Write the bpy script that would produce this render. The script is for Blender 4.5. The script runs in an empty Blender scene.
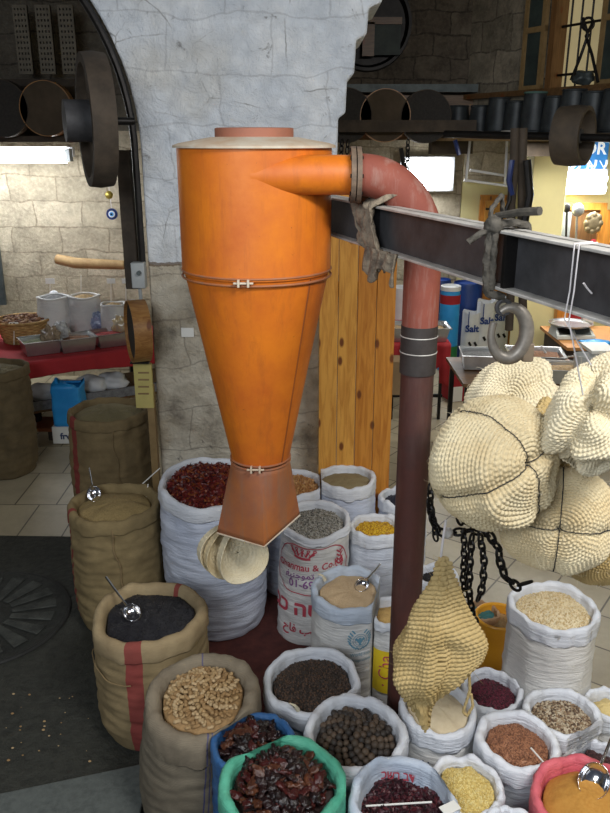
import bpy, math, random
import numpy as np
from mathutils import Vector, noise
random.seed(7); rng = np.random.default_rng(7)
COL = bpy.context.scene.collection
PI = math.pi
# ------------------------------------------------------------------ camera
PITCH = math.radians(18.9); F = 780.0; H = 2.75
cam = bpy.data.cameras.new('camera'); camo = bpy.data.objects.new('camera', cam); COL.objects.link(camo)
camo.location = (0, 0, H); camo.rotation_euler = (math.radians(90) - PITCH, 0, 0)
cam.sensor_fit = 'VERTICAL'; cam.sensor_height = 24; cam.lens = F / 813 * 24; cam.clip_start = .05
bpy.context.scene.camera = camo
cp, sp = math.cos(PITCH), math.sin(PITCH)
def ray(px, py):
    dx = (px - 305) / F; dy = -(py - 406.5) / F
    return dx, cp + dy * sp, -sp + dy * cp
def P(px, py, h):
    a, b, c = ray(px, py); t = (h - H) / c
    return Vector((a * t, b * t, h))
def D(px, py, Y):
    a, b, c = ray(px, py); t = Y / b
    return Vector((a * t, Y, H + c * t))
def W(px, py, o, n):
    r = Vector(ray(px, py)); c = Vector((0, 0, H))
    return c + r * ((Vector(o) - c).dot(Vector(n)) / r.dot(Vector(n)))
def depth(p): return p[1] * cp + (H - p[2]) * sp

# ------------------------------------------------------------------ objects
ORG = {}
def tag(o, label=None, cat=None, group=None, kind=None):
    if label: o['label'] = label
    if cat: o['category'] = cat
    if group: o['group'] = group
    if kind: o['kind'] = kind
    return o
def thing(name, loc, label, cat, group=None):
    o = bpy.data.objects.new(name, None); o.empty_display_size = .05; COL.objects.link(o)
    o.location = loc; ORG[o] = Vector(loc); return tag(o, label, cat, group)
def mk(name, V, Fs, mat, parent=None, uv=None, sharp=35, bev=0, label=None, cat=None, group=None, kind=None):
    V = np.asarray(V, dtype=np.float64).reshape(-1, 3)
    if parent is not None: org = ORG[parent]
    else:
        mn, mx = V.min(0), V.max(0); org = Vector(((mn[0] + mx[0]) / 2, (mn[1] + mx[1]) / 2, mn[2]))
    L = V - np.array(org)
    me = bpy.data.meshes.new(name)
    me.from_pydata(L.tolist(), [], Fs if isinstance(Fs, list) else Fs.tolist())
    me.update()
    if uv is not None:
        uv = np.asarray(uv); ul = me.uv_layers.new(name='uv')
        idx = np.empty(len(me.loops), dtype=np.int32); me.loops.foreach_get('vertex_index', idx)
        ul.data.foreach_set('uv', uv[idx].astype(np.float32).ravel())
    me.shade_smooth()
    if sharp: me.set_sharp_from_angle(angle=math.radians(sharp))
    if mat: me.materials.append(mat)
    o = bpy.data.objects.new(name, me); COL.objects.link(o)
    if parent is not None: o.parent = parent
    else: o.location = org
    ORG[o] = Vector(org)
    if bev:
        m = o.modifiers.new('bevel', 'BEVEL'); m.width = bev; m.segments = 2; m.limit_method = 'ANGLE'
    return tag(o, label, cat, group, kind)
def copy_tree(o, parent=None, loc=None):
    c = o.copy(); COL.objects.link(c); c.parent = parent
    if loc is not None: c.location = loc
    for ch in list(o.children): copy_tree(ch, c)
    return c
class G:
    def __init__(s): s.V = []; s.F = []
    def add(s, V, Fs):
        n = len(s.V); s.V += [tuple(v) for v in V]; s.F += [tuple(i + n for i in f) for f in Fs]; return s
    def box(s, c, d, rz=0, M=None):
        c = Vector(c); out = []
        for x, y, z in ((-1,-1,-1),(1,-1,-1),(1,1,-1),(-1,1,-1),(-1,-1,1),(1,-1,1),(1,1,1),(-1,1,1)):
            v = Vector((x * d[0] / 2, y * d[1] / 2, z * d[2] / 2))
            if M is not None: v = M @ v
            if rz: v = Vector((v.x * math.cos(rz) - v.y * math.sin(rz), v.x * math.sin(rz) + v.y * math.cos(rz), v.z))
            out.append(c + v)
        return s.add(out, [(3,2,1,0),(4,5,6,7),(0,1,5,4),(1,2,6,5),(2,3,7,6),(3,0,4,7)])
    def ring(s, pts, fr, n, caps=True, closed=False):
        k = len(pts); base = len(s.V)
        for i, (c, r, (u, v)) in enumerate(zip(pts, fr[0], fr[1])):
            for j in range(n):
                a = 2 * PI * j / n
                s.V.append(tuple(c + u * (r * math.cos(a)) + v * (r * math.sin(a))))
        for i in range(k if closed else k - 1):
            for j in range(n):
                a = base + i * n + j; b = base + i * n + (j + 1) % n
                c = base + ((i + 1) % k) * n + (j + 1) % n; d = base + ((i + 1) % k) * n + j
                s.F.append((a, b, c, d))
        if caps and not closed:
            s.F.append(tuple(base + j for j in reversed(range(n))))
            s.F.append(tuple(base + (k - 1) * n + j for j in range(n)))
        return s
    def tube(s, pts, r, n=10, closed=False, caps=True):
        pts = [Vector(p) for p in pts]; k = len(pts)
        rr = r if isinstance(r, (list, tuple)) else [r] * k
        frs = []; prev = None
        for i in range(k):
            if closed: t = pts[(i + 1) % k] - pts[i - 1]
            else: t = pts[min(i + 1, k - 1)] - pts[max(i - 1, 0)]
            t.normalize()
            if prev is None:
                prev = t.orthogonal().normalized()
            u = (prev - t * prev.dot(t)).normalized(); v = t.cross(u); prev = u
            frs.append((u, v))
        return s.ring(pts, (rr, frs), n, caps, closed)
    def cyl(s, a, b, r0, r1=None, n=24): return s.tube([a, b], [r0, r1 if r1 is not None else r0], n)
    def lathe(s, prof, c, n=32, M=None, caps=True):
        c = Vector(c); base = len(s.V); k = len(prof)
        for r, z in prof:
            for j in range(n):
                a = 2 * PI * j / n; v = Vector((r * math.cos(a), r * math.sin(a), z))
                if M is not None: v = M @ v
                s.V.append(tuple(c + v))
        for i in range(k - 1):
            for j in range(n):
                a = base + i * n + j; b = base + i * n + (j + 1) % n
                s.F.append((a, b, b + n, a + n))
        if caps:
            s.F.append(tuple(base + j for j in reversed(range(n))))
            s.F.append(tuple(base + (k - 1) * n + j for j in range(n)))
        return s
    def sphere(s, c, r, n=16, M=None):
        rx = r if isinstance(r, (tuple, list)) else (r, r, r); m = n // 2; base = len(s.V); c = Vector(c)
        for i in range(m + 1):
            t = PI * i / m
            for j in range(n):
                a = 2 * PI * j / n
                v = Vector((rx[0] * math.sin(t) * math.cos(a), rx[1] * math.sin(t) * math.sin(a), rx[2] * math.cos(t)))
                if M is not None: v = M @ v
                s.V.append(tuple(c + v))
        for i in range(m):
            for j in range(n):
                a = base + i * n + j; b = base + i * n + (j + 1) % n
                s.F.append((a, a + n, b + n, b))
        return s
    def torus(s, c, R, r, M=None, n=20, m=8, sx=1, sy=1):
        pts = []
        for i in range(n):
            a = 2 * PI * i / n; v = Vector((R * sx * math.cos(a), R * sy * math.sin(a), 0))
            if M is not None: v = M @ v
            pts.append(Vector(c) + v)
        return s.tube(pts, r, m, closed=True)
    def prism(s, poly, axis, lo, hi):
        # poly list of 2D; axis 'y': (x,z) extruded along y; axis 'z': (x,y) extruded along z
        n = len(poly); f = (lambda p, t: (p[0], t, p[1])) if axis == 'y' else (lambda p, t: (p[0], p[1], t))
        V = [f(p, lo) for p in poly] + [f(p, hi) for p in poly]
        Fs = [tuple(range(n)), tuple(reversed(range(n, 2 * n)))] + [(i + n, (i + 1) % n + n, (i + 1) % n, i) for i in range(n)]
        if axis == 'z': Fs = [tuple(reversed(q)) for q in Fs]
        return s.add(V, Fs)
    def make(s, name, mat, parent=None, **k): return mk(name, s.V, s.F, mat, parent, **k)

# ------------------------------------------------------------------ materials
class NT:
    def __init__(s, name):
        s.m = bpy.data.materials.new(name); s.m.use_nodes = True; s.t = s.m.node_tree; s.t.nodes.clear()
        s.out = s.n('ShaderNodeOutputMaterial'); s.b = s.n('ShaderNodeBsdfPrincipled')
        s.l(s.b.outputs[0], s.out.inputs[0]); s.tc = s.n('ShaderNodeTexCoord')
    def n(s, t, **k):
        q = s.t.nodes.new(t)
        for a, b in k.items(): setattr(q, a, b)
        return q
    def l(s, a, b): s.t.links.new(a, b)
    def co(s, kind='Object', scale=(1, 1, 1), rot=(0, 0, 0), loc=(0, 0, 0)):
        q = s.n('ShaderNodeMapping'); q.inputs['Scale'].default_value = scale; q.inputs['Rotation'].default_value = rot; q.inputs['Location'].default_value = loc
        s.l(s.tc.outputs[kind], q.inputs[0]); return q.outputs[0]
    def noise(s, co, scale, detail=4, rough=.6, dist=0):
        q = s.n('ShaderNodeTexNoise'); q.inputs['Scale'].default_value = scale; q.inputs['Detail'].default_value = detail
        q.inputs['Roughness'].default_value = rough; q.inputs['Distortion'].default_value = dist; s.l(co, q.inputs['Vector']); return q.outputs['Fac']
    def ramp(s, f, stops, interp='LINEAR'):
        q = s.n('ShaderNodeValToRGB'); q.color_ramp.interpolation = interp; e = q.color_ramp.elements
        while len(e) < len(stops): e.new(.5)
        for a, (p, c) in zip(e, stops): a.position = p; a.color = (*c, 1) if isinstance(c, tuple) else (c, c, c, 1)
        s.l(f, q.inputs[0]); return q.outputs[0]
    def mix(s, f, a, b, mode='MIX'):
        q = s.n('ShaderNodeMix', data_type='RGBA', blend_type=mode)
        for v, i in ((f, 0), (a, 6), (b, 7)):
            if isinstance(v, (int, float)): q.inputs[i].default_value = v if i == 0 else (v, v, v, 1)
            elif isinstance(v, tuple): q.inputs[i].default_value = (*v, 1)
            else: s.l(v, q.inputs[i])
        return q.outputs[2]
    def math(s, op, a, b=0.0):
        q = s.n('ShaderNodeMath', operation=op)
        for v, i in ((a, 0), (b, 1)):
            if isinstance(v, (int, float)): q.inputs[i].default_value = v
            else: s.l(v, q.inputs[i])
        return q.outputs[0]
    def sep(s, co):
        q = s.n('ShaderNodeSeparateXYZ'); s.l(co, q.inputs[0]); return q.outputs
    def bump(s, h, strength=.3, dist=.01, prev=None):
        q = s.n('ShaderNodeBump'); q.inputs['Strength'].default_value = strength; q.inputs['Distance'].default_value = dist
        s.l(h, q.inputs['Height'])
        if prev is not None: s.l(prev, q.inputs['Normal'])
        s.l(q.outputs[0], s.b.inputs['Normal']); return q.outputs[0]
    def set(s, color=None, rough=None, metal=None, **k):
        for v, nme in ((color, 'Base Color'), (rough, 'Roughness'), (metal, 'Metallic')):
            if v is None: continue
            if isinstance(v, tuple): s.b.inputs[nme].default_value = (*v, 1)
            elif isinstance(v, (int, float)): s.b.inputs[nme].default_value = v
            else: s.l(v, s.b.inputs[nme])
        for a, v in k.items(): s.b.inputs[a.replace('_', ' ')].default_value = v
        return s.m
def dk(c, f): return tuple(x * f for x in c)
def mat(name, c, c2=None, scale=6, rough=.7, metal=0, bump=.0, bs=60, bd=.004, **k):
    t = NT(name); co = t.co(); c2 = c2 or dk(c, .72)
    f = t.noise(co, scale, 5, .65)
    t.set(t.ramp(f, [(.32, c2), (.68, c)]), rough, metal, **k)
    if bump: t.bump(t.noise(co, bs, 4), bump, bd)
    return t.m
def grain_mat(name, cols, rough=.6):
    t = NT(name); g = t.n('ShaderNodeNewGeometry'); n = len(cols)
    c = t.ramp(g.outputs['Random Per Island'], [((i + .0) / n, q) for i, q in enumerate(cols)], 'CONSTANT')
    c = t.mix(t.math('MULTIPLY', t.noise(t.co(), 90, 3), .5), c, t.mix(.5, c, (.02, .015, .01)))
    return t.set(c, rough)
def powder_mat(name, c, c2, scale=160, rough=.9, bump=.6, bd=.004):
    t = NT(name); co = t.co()
    f = t.noise(co, scale, 3, .7); g = t.noise(co, 9, 3, .5)
    col = t.mix(t.ramp(g, [(.35, .0), (.7, .55)]), t.ramp(f, [(.35, c2), (.62, c)]), c)
    t.set(col, rough); t.bump(f, bump, bd); return t.m
def emis(name, c, s):
    t = NT(name); return t.set(c, .5, 0, Emission_Color=(*c, 1), Emission_Strength=s)

def stone_mat(name, c1, c2, mortar, sx=2.2, sy=4.2, axis='y', rotz=0.0, dirt=.5):
    t = NT(name)
    co = t.co('Object', rot=(math.radians(90), 0, 0) if axis == 'y' else (0, 0, 0))
    if rotz:
        q1 = t.n('ShaderNodeMapping'); q1.inputs['Rotation'].default_value = (0, 0, rotz); t.l(t.tc.outputs['Object'], q1.inputs[0])
        q2 = t.n('ShaderNodeMapping'); q2.inputs['Rotation'].default_value = (math.radians(90), 0, 0); t.l(q1.outputs[0], q2.inputs[0]); co = q2.outputs[0]
    n = t.n('ShaderNodeTexNoise'); n.inputs['Scale'].default_value = 2.3; n.inputs['Detail'].default_value = 4; t.l(co, n.inputs['Vector'])
    v = t.n('ShaderNodeVectorMath', operation='MULTIPLY_ADD'); t.l(n.outputs['Color'], v.inputs[0]); v.inputs[1].default_value = (.16, .16, 0); t.l(co, v.inputs[2])
    b = t.n('ShaderNodeTexBrick'); t.l(v.outputs[0], b.inputs['Vector']); b.inputs['Scale'].default_value = 1.0
    b.inputs['Brick Width'].default_value = 1 / sx; b.inputs['Row Height'].default_value = 1 / sy; b.inputs['Mortar Size'].default_value = .012
    b.inputs['Mortar Smooth'].default_value = .6; b.offset = .5; b.inputs['Bias'].default_value = 0
    b.inputs['Color1'].default_value = (*c1, 1); b.inputs['Color2'].default_value = (*c2, 1); b.inputs['Mortar'].default_value = (*mortar, 1)
    f = t.noise(co, 5, 8, .7); g = t.noise(co, 26, 6, .7)
    col = t.mix(t.ramp(f, [(.4, .0), (.62, dirt)]), b.outputs['Color'], dk(c2, .45))
    col = t.mix(t.ramp(g, [(.45, .0), (.7, .35)]), col, tuple(min(1, x * 1.35) for x in c1))
    t.set(col, .9)
    p = t.bump(b.outputs['Fac'], -.8, .02); t.bump(t.mix(.5, f, g), .7, .05, p)
    t.l(t.t.nodes[-1].outputs[0], t.b.inputs['Normal']); return t.m

def pier_mat():
    t = NT('limewashed_stone'); co = t.co('Object'); z = t.sep(co)[2]
    cx = t.co('Object', rot=(math.radians(90), 0, 0))
    n = t.n('ShaderNodeTexNoise'); n.inputs['Scale'].default_value = 1.7; n.inputs['Detail'].default_value = 5; t.l(cx, n.inputs['Vector'])
    v = t.n('ShaderNodeVectorMath', operation='MULTIPLY_ADD'); t.l(n.outputs['Color'], v.inputs[0]); v.inputs[1].default_value = (.25, .25, 0); t.l(cx, v.inputs[2])
    b = t.n('ShaderNodeTexBrick'); t.l(v.outputs[0], b.inputs['Vector']); b.inputs['Scale'].default_value = 1
    b.inputs['Brick Width'].default_value = .62; b.inputs['Row Height'].default_value = .3; b.inputs['Mortar Size'].default_value = .008; b.inputs['Mortar Smooth'].default_value = .8
    f = t.noise(co, 3, 8, .65); g = t.noise(co, 11, 7, .7, .6); h2 = t.noise(co, 1.1, 5, .55)
    white = t.ramp(f, [(.3, (.56, .61, .68)), (.5, (.70, .74, .79)), (.7, (.83, .85, .87))])
    white = t.mix(t.ramp(h2, [(.52, 0.0), (.66, .5)]), white, (.60, .56, .47))
    spots = t.ramp(g, [(.62, 0.0), (.70, .8)])
    white = t.mix(spots, white, (.22, .22, .22))
    crack = t.n('ShaderNodeTexVoronoi', feature='DISTANCE_TO_EDGE'); crack.inputs['Scale'].default_value = 2.1; t.l(v.outputs[0], crack.inputs['Vector'])
    ck = t.ramp(crack.outputs['Distance'], [(.0, 1.0), (.012, 0.0)]); ckm = t.math('MULTIPLY', ck, t.ramp(f, [(.47, 0.0), (.6, .75)]))
    white = t.mix(ckm, white, (.14, .13, .12))
    white = t.mix(t.math('MULTIPLY', b.outputs['Fac'], .3), white, (.25, .25, .26))
    bare = t.ramp(f, [(.34, (.22, .19, .15)), (.47, (.52, .46, .36)), (.62, (.72, .66, .54))])
    bare = t.mix(t.ramp(t.noise(co, 2.2, 4, .6), [(.5, 0.0), (.7, .7)]), bare, (.42, .32, .19))
    bare = t.mix(t.math('MULTIPLY', b.outputs['Fac'], .55), bare, (.22, .19, .15))
    bare = t.mix(spots, bare, (.12, .11, .1))
    lim = t.math('ADD', t.math('MULTIPLY', f, .12), 2.0 - .06)
    k = t.math('GREATER_THAN', z, lim)
    edge = t.math('LESS_THAN', t.math('ABSOLUTE', t.math('SUBTRACT', z, lim)), .013)
    col = t.mix(k, bare, white); col = t.mix(t.math('MULTIPLY', edge, .8), col, (.16, .11, .07))
    t.set(col, .88)
    p = t.bump(b.outputs['Fac'], -.5, .03); p = t.bump(t.mix(.5, f, g), .9, .09, p); t.bump(ckm, -.8, .03, p)
    return t.m

def tile_mat():
    t = NT('stone_floor_tiles'); co = t.co('Object', rot=(0, 0, math.radians(0)))
    def tiles(rot, w_=.33, h_=.33, of=0.0):
        c = t.co('Object', rot=(0, 0, rot)); b = t.n('ShaderNodeTexBrick'); t.l(c, b.inputs['Vector']); b.offset = of; b.inputs['Scale'].default_value = 1
        b.inputs['Brick Width'].default_value = w_; b.inputs['Row Height'].default_value = h_; b.inputs['Mortar Size'].default_value = .006
        b.inputs['Color1'].default_value = (.50, .43, .29, 1); b.inputs['Color2'].default_value = (.38, .33, .23, 1); b.inputs['Mortar'].default_value = (.10, .085, .06, 1)
        return b
    a = tiles(0.0, .33, .62, .4); b = tiles(math.radians(36)); x = t.sep(co)[0]; k = t.math('GREATER_THAN', x, -.3)
    col = t.mix(k, a.outputs['Color'], b.outputs['Color']); f = t.noise(co, 5, 6, .7)
    col = t.mix(t.ramp(f, [(.4, 0.0), (.7, .45)]), col, (.24, .2, .14))
    t.set(col, .42); fac = t.math('MAXIMUM', t.math('MULTIPLY', a.outputs['Fac'], t.math('SUBTRACT', 1.0, k)), t.math('MULTIPLY', b.outputs['Fac'], k))
    p = t.bump(fac, -.4, .01); t.bump(f, .15, .02, p); return t.m

def cloth_mat(name, c, c2, stripes=(), weave=1.0, rough=.85, sc=7):
    # stripes: list of (u0,u1,colour) in the sack's own wrap-around coordinate
    t = NT(name); co = t.co('Object'); f = t.noise(co, sc, 6, .6); col = t.ramp(f, [(.33, c2), (.62, c)])
    u, vv, _ = t.sep(t.co('UV'))[:3]
    if weave:
        w = t.n('ShaderNodeTexWave', wave_type='BANDS', bands_direction='Z'); w.inputs['Scale'].default_value = 55; w.inputs['Distortion'].default_value = 3; w.inputs['Detail'].default_value = 2; t.l(co, w.inputs['Vector'])
        g = t.noise(t.co('Object', scale=(1, 1, 5)), 40, 3, .7)
        col = t.mix(t.math('MULTIPLY', g, .5 * weave), col, dk(c2, .6)); t.bump(t.mix(.5, w.outputs['Fac'], g), .35 * weave, .004)
    else: t.bump(f, .2, .01)
    if weave < .9:
        cr = t.noise(t.co('Object', scale=(1, 1, 7)), 9, 5, .62, .5); t.bump(cr, .55, .02)
    for u0, u1, sc_ in stripes:
        wob = t.math('MULTIPLY', t.math('SUBTRACT', t.noise(co, 5, 2), .5), .01); uu = t.math('ADD', u, wob)
        k = t.math('MULTIPLY', t.math('GREATER_THAN', uu, u0), t.math('LESS_THAN', uu, u1)); col = t.mix(t.math('MULTIPLY', k, .85), col, sc_)
    return t.set(col, rough, 0, Specular_IOR_Level=.25)

def pine_mat(name, c=(.72, .36, .07), c2=(.52, .22, .035), horizontal=False):
    t = NT(name); co = t.co('Object', scale=(1, 1, .09) if not horizontal else (.09, 1, 1))
    f = t.noise(co, 42, 5, .6, .8); col = t.ramp(f, [(.35, c2), (.6, c)])
    vo = t.n('ShaderNodeTexVoronoi', feature='F1', voronoi_dimensions='2D'); vo.inputs['Scale'].default_value = 3.4; vo.inputs['Randomness'].default_value = 1; t.l(t.co('Object', rot=(math.radians(90), 0, 0), scale=(1.7, 1, .8)), vo.inputs['Vector'])
    k = t.ramp(vo.outputs['Distance'], [(.055, 1.0), (.10, 0.0)]); col = t.mix(k, col, (.17, .05, .012))
    t.set(col, .42); t.bump(f, .12, .004); return t.m

def rust_paint(name, c, c2, rust, amt=.5, rough=.42, streak=True):
    t = NT(name); co = t.co('Object'); st = t.noise(t.co('Object', scale=(1, 1, .12)), 16, 6, .7)
    f = t.noise(co, 4, 7, .65); col = t.ramp(f, [(.3, c2), (.62, c)])
    col = t.mix(t.ramp(st, [(.5, 0.0), (.75, amt)]), col, rust)
    sp_ = t.noise(co, 38, 5, .75); col = t.mix(t.ramp(sp_, [(.68, 0.0), (.74, .8)]), col, dk(rust, .4))
    t.set(col, t.ramp(f, [(.3, rough + .2), (.7, rough)])); t.bump(t.mix(.5, f, sp_), .12, .01); return t.m

M_ = {}
M_['stoneL'] = stone_mat('rough_limestone_wall', (.56, .48, .35), (.40, .34, .24), (.27, .22, .15), 1.8, 3.5, dirt=.55)
M_['stoneLd'] = stone_mat('sooty_shaded_stone', (.20, .18, .14), (.14, .12, .095), (.06, .05, .04), 1.6, 3.3, dirt=.5)  # soot, plus the dimness above the lamps, darkened into this wall stone
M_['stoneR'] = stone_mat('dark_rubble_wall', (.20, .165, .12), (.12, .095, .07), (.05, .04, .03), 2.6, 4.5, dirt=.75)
M_['pier'] = pier_mat(); M_['tiles'] = tile_mat()
M_['dirt'] = powder_mat('worn_dark_ground', (.045, .046, .037), (.022, .023, .019), 22, .75, .5, .03)
M_['concrete'] = powder_mat('grey_concrete', (.13, .145, .135), (.085, .095, .09), 30, .8, .3, .01)
M_['ceil'] = mat('sooty_ceiling', (.12, .11, .1), bump=.4, bs=8, bd=.05)
M_['yellow'] = mat('yellow_plaster', (.80, .72, .36), (.70, .62, .32), 2, .85, bump=.2, bs=10)
M_['orange'] = rust_paint('orange_enamel', (.68, .185, .011), (.52, .11, .008), (.32, .075, .015), .6)
M_['orange2'] = rust_paint('worn_orange_enamel', (.42, .14, .04), (.27, .095, .05), (.22, .15, .11), .85, .5)
M_['lid'] = mat('dusty_cream_lid', (.62, .58, .48), (.50, .36, .24), 8, .8)
M_['cap'] = mat('faded_red_flange', (.36, .13, .075), (.27, .11, .07), 9, .7)
M_['pink'] = rust_paint('faded_red_pipe', (.26, .068, .042), (.19, .048, .034), (.36, .25, .21), .75, .65)
M_['steel_dk'] = mat('dark_weathered_steel', (.075, .074, .078), (.035, .034, .036), 9, .6, .15, bump=.2, bs=40)
M_['steel_edge'] = mat('worn_toplit_steel', (.66, .64, .60), (.42, .40, .37), 14, .5, .15)  # wear, plus the light on the beam's flanges put into the colour
M_['hooksteel'] = mat('worn_hook_steel', (.30, .27, .23), (.13, .115, .10), 12, .45, .4)
M_['black'] = mat('black_iron', (.028, .026, .025), (.012, .011, .011), 10, .45, .7, bump=.3)
M_['chrome'] = mat('polished_scoop_steel', (.75, .75, .76), (.6, .6, .62), 5, .16, 1.0)
M_['tin'] = mat('brushed_tray_steel', (.55, .56, .56), (.38, .39, .4), 6, .3, .9)
M_['rag'] = mat('dusty_grey_rag', (.34, .28, .20), (.09, .07, .055), 18, .95, bump=.8, bs=50, bd=.02)
M_['rope'] = mat('dark_oily_rope', (.085, .075, .06), (.03, .027, .022), 30, .8, bump=.8, bs=90)
M_['string'] = mat('white_string', (.72, .68, .68), (.55, .52, .52), 20, .8)
M_['twine'] = mat('black_twine', (.03, .028, .028), (.015, .015, .015), 30, .8)
M_['jute'] = mat('pale_knitted_jute', (.71, .62, .42), (.54, .42, .235), 6, .95, bump=.7, bs=230, bd=.004, Specular_IOR_Level=.1)
M_['jute2'] = mat('tan_knitted_jute', (.58, .44, .215), (.38, .27, .11), 8, .95, bump=.7, bs=230, bd=.004, Specular_IOR_Level=.1)
M_['jute3'] = mat('cream_knitted_jute', (.76, .69, .52), (.62, .53, .35), 6, .95, bump=.7, bs=230, bd=.004, Specular_IOR_Level=.1)
M_['fibre'] = mat('jute_fibre', (.82, .76, .60), (.7, .6, .4), 7, .9)
M_['pine'] = pine_mat('knotty_pine'); M_['pine2'] = pine_mat('orange_pine', (.62, .26, .04), (.45, .16, .02))
M_['wood'] = pine_mat('brown_wood', (.22, .11, .04), (.13, .06, .02)); M_['woodH'] = pine_mat('brown_wood_lengthwise', (.17, .09, .035), (.10, .05, .018), True)
M_['wooddk'] = mat('dark_old_timber', (.075, .055, .038), (.035, .026, .018), 8, .8, bump=.4, bs=30)
M_['woodpale'] = mat('pale_timber', (.32, .21, .09), (.22, .14, .055), 12, .6)
M_['red'] = mat('red_tablecloth', (.40, .018, .025), (.30, .012, .018), 3, .8)
M_['redmat'] = mat('dark_red_matting', (.13, .035, .028), (.07, .02, .018), 12, .9, bump=.4)
M_['white'] = mat('white_plastic', (.78, .79, .80), (.66, .67, .69), 6, .5)
M_['paper'] = mat('white_card', (.84, .83, .78), (.78, .77, .72), 6, .7)
M_['blue'] = mat('blue_plastic', (.012, .06, .28), (.008, .035, .18), 4, .45)
M_['ltblue'] = mat('sky_blue_plastic', (.03, .36, .80), (.02, .26, .66), 4, .45)
M_['signblue'] = emis('lit_blue_sign', (.03, .20, .55), .35)
M_['navy'] = mat('navy_enamel', (.01, .03, .14), (.01, .02, .1), 4, .3)
M_['grey'] = mat('grey_plastic', (.38, .40, .40), (.28, .3, .3), 6, .5)
M_['greydk'] = mat('dull_green_grey_metal', (.10, .12, .12), (.05, .06, .06), 9, .5, .4)
M_['pail'] = mat('weathered_zinc', (.055, .065, .07), (.02, .024, .028), 7, .5, .3)
M_['wicker'] = mat('tan_wicker', (.45, .28, .10), (.24, .13, .04), 20, .8, bump=.6)
M_['sieve'] = mat('dull_hide_drumhead', (.10, .072, .045), (.06, .043, .026), 5, .85)
M_['sievedk'] = mat('dark_wire_mesh', (.035, .03, .026), (.02, .018, .015), 50, .8)
M_['hoop'] = pine_mat('bent_wood_hoop', (.40, .20, .06), (.26, .11, .03), True)
M_['ylabel'] = mat('bright_yellow_print', (.88, .66, .03), (.82, .58, .02), 4, .6)
M_['inkred'] = mat('faded_red_ink', (.55, .06, .09), (.45, .07, .1), 30, .8)
M_['inkblue'] = mat('pale_blue_ink', (.12, .30, .42), (.2, .38, .48), 30, .8)
M_['inkpurple'] = mat('purple_ink', (.22, .09, .28), (.3, .12, .3), 30, .8)
M_['inkdk'] = mat('dark_blue_ink', (.03, .05, .14), (.05, .07, .16), 20, .8)
M_['inkwhite'] = emis('lit_white_lettering', (.8, .85, .9), .5)
M_['manila'] = mat('yellowed_notice', (.60, .50, .17), (.5, .42, .14), 9, .8)
M_['lampglass'] = emis('fluorescent_tube', (.93, .97, 1.0), 14)
M_['pane'] = mat('dark_glass', (.05, .07, .06), (.02, .03, .03), 5, .6)
M_['glowwall'] = emis('glowing_room_wall', (.74, .62, .34), .28)  # wall with its own glow for the light of the room beyond
M_['gold'] = mat('gilt_glass', (.5, .38, .08), (.4, .3, .06), 5, .3, .6)

# ------------------------------------------------------------------ setting
def struct(g, name, m, **k):
    o = g.make(name, m, **k); o['kind'] = 'structure'; return o
def poly_plane(name, pts, m):
    return struct(G().add(pts, [tuple(range(len(pts)))]), name, m)
struct(G().box((0, 5, -.05), (14, 15, .1)), 'floor', M_['tiles'])
struct(G().prism([(-6.4, -1.5), (.72, -1.5), (.72, 5.0), (-6.4, 5.22)], 'z', .0, .010), 'floor_worn_ground', M_['dirt'])
struct(G().box((.06, 3.1, .013), (1.26, 2.6, .006)), 'floor_matting', M_['redmat'])
e0 = P(0, 793, .045); e1 = P(119, 768, .045); dd = (e1 - e0).normalized()
A = e0 - dd * 3; B = e0 + dd * ((-.70 - e0.x) / dd.x)
struct(G().prism([(A.x, A.y), (A.x, A.y - 2.5), (B.x, B.y - 2.5), (B.x, B.y)], 'z', .0101, .045), 'floor_kerb_slab', M_['concrete'], bev=.006)
YB = 9.2; XC = 1.78
struct(G().box(((-6.5 + .45) / 2, YB + .2, 1.42), (6.95, .4, 2.84)), 'wall_back', M_['stoneL'])
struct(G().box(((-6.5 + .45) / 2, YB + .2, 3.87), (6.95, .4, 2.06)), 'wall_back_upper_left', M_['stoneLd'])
YG = 10.6
# right part of the back wall : dark rubble above the shelf, pale stone below
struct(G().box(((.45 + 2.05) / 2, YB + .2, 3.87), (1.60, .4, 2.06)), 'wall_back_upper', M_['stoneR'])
struct(G().box((1.2, YG + .2, 1.42), (1.70, .4, 2.84)), 'wall_back_lower', M_['stoneL'])
struct(G().box((3.25, 9.95, 2.87), (5.6, 1.7, .06)), 'ceiling_gallery', M_['ceil'])
struct(G().box((-6.6, 4.5, 2.4), (.2, 9.6, 4.9)), 'wall_left', M_['stoneL'])
struct(G().box((0.1, 4.2, 4.95), (13.6, 11.2, .2)), 'ceiling', M_['ceil'])
# right upper wall, running from the corner towards the viewer
wd = Vector((.498, -1, 0)).normalized(); wn = Vector((-wd.y, wd.x, 0)) * -1   # wn points to the room
C0 = Vector((XC, YB, 0))
if wn.dot(Vector((-1, -1, 0))) < 0: wn = -wn
RO, RN = C0, wn
def wallbox(s0, s1, z0, z1, d0, d1):
    g = G(); q = [C0 + wd * s0 + wn * d0, C0 + wd * s1 + wn * d0, C0 + wd * s1 + wn * d1, C0 + wd * s0 + wn * d1]
    g.add([(p.x, p.y, z0) for p in q] + [(p.x, p.y, z1) for p in q], [(3,2,1,0),(4,5,6,7),(0,1,5,4),(1,2,6,5),(2,3,7,6),(3,0,4,7)]); return g
def wc(px, py):
    p = W(px, py, RO, RN); return (p - C0).dot(wd), p.z
s_l, z_b = wc(550, 90); s_r, _ = wc(601, 88); _, z_t = wc(580, -70)
g = wallbox(0, s_l, 2.9, 4.85, 0, -.12)
for a in (wallbox(s_r, 6.0, 2.9, 4.85, 0, -.12), wallbox(s_l, s_r, 2.9, z_b, 0, -.12), wallbox(s_l, s_r, z_t, 4.85, 0, -.12)): g.add(a.V, a.F)
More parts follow.
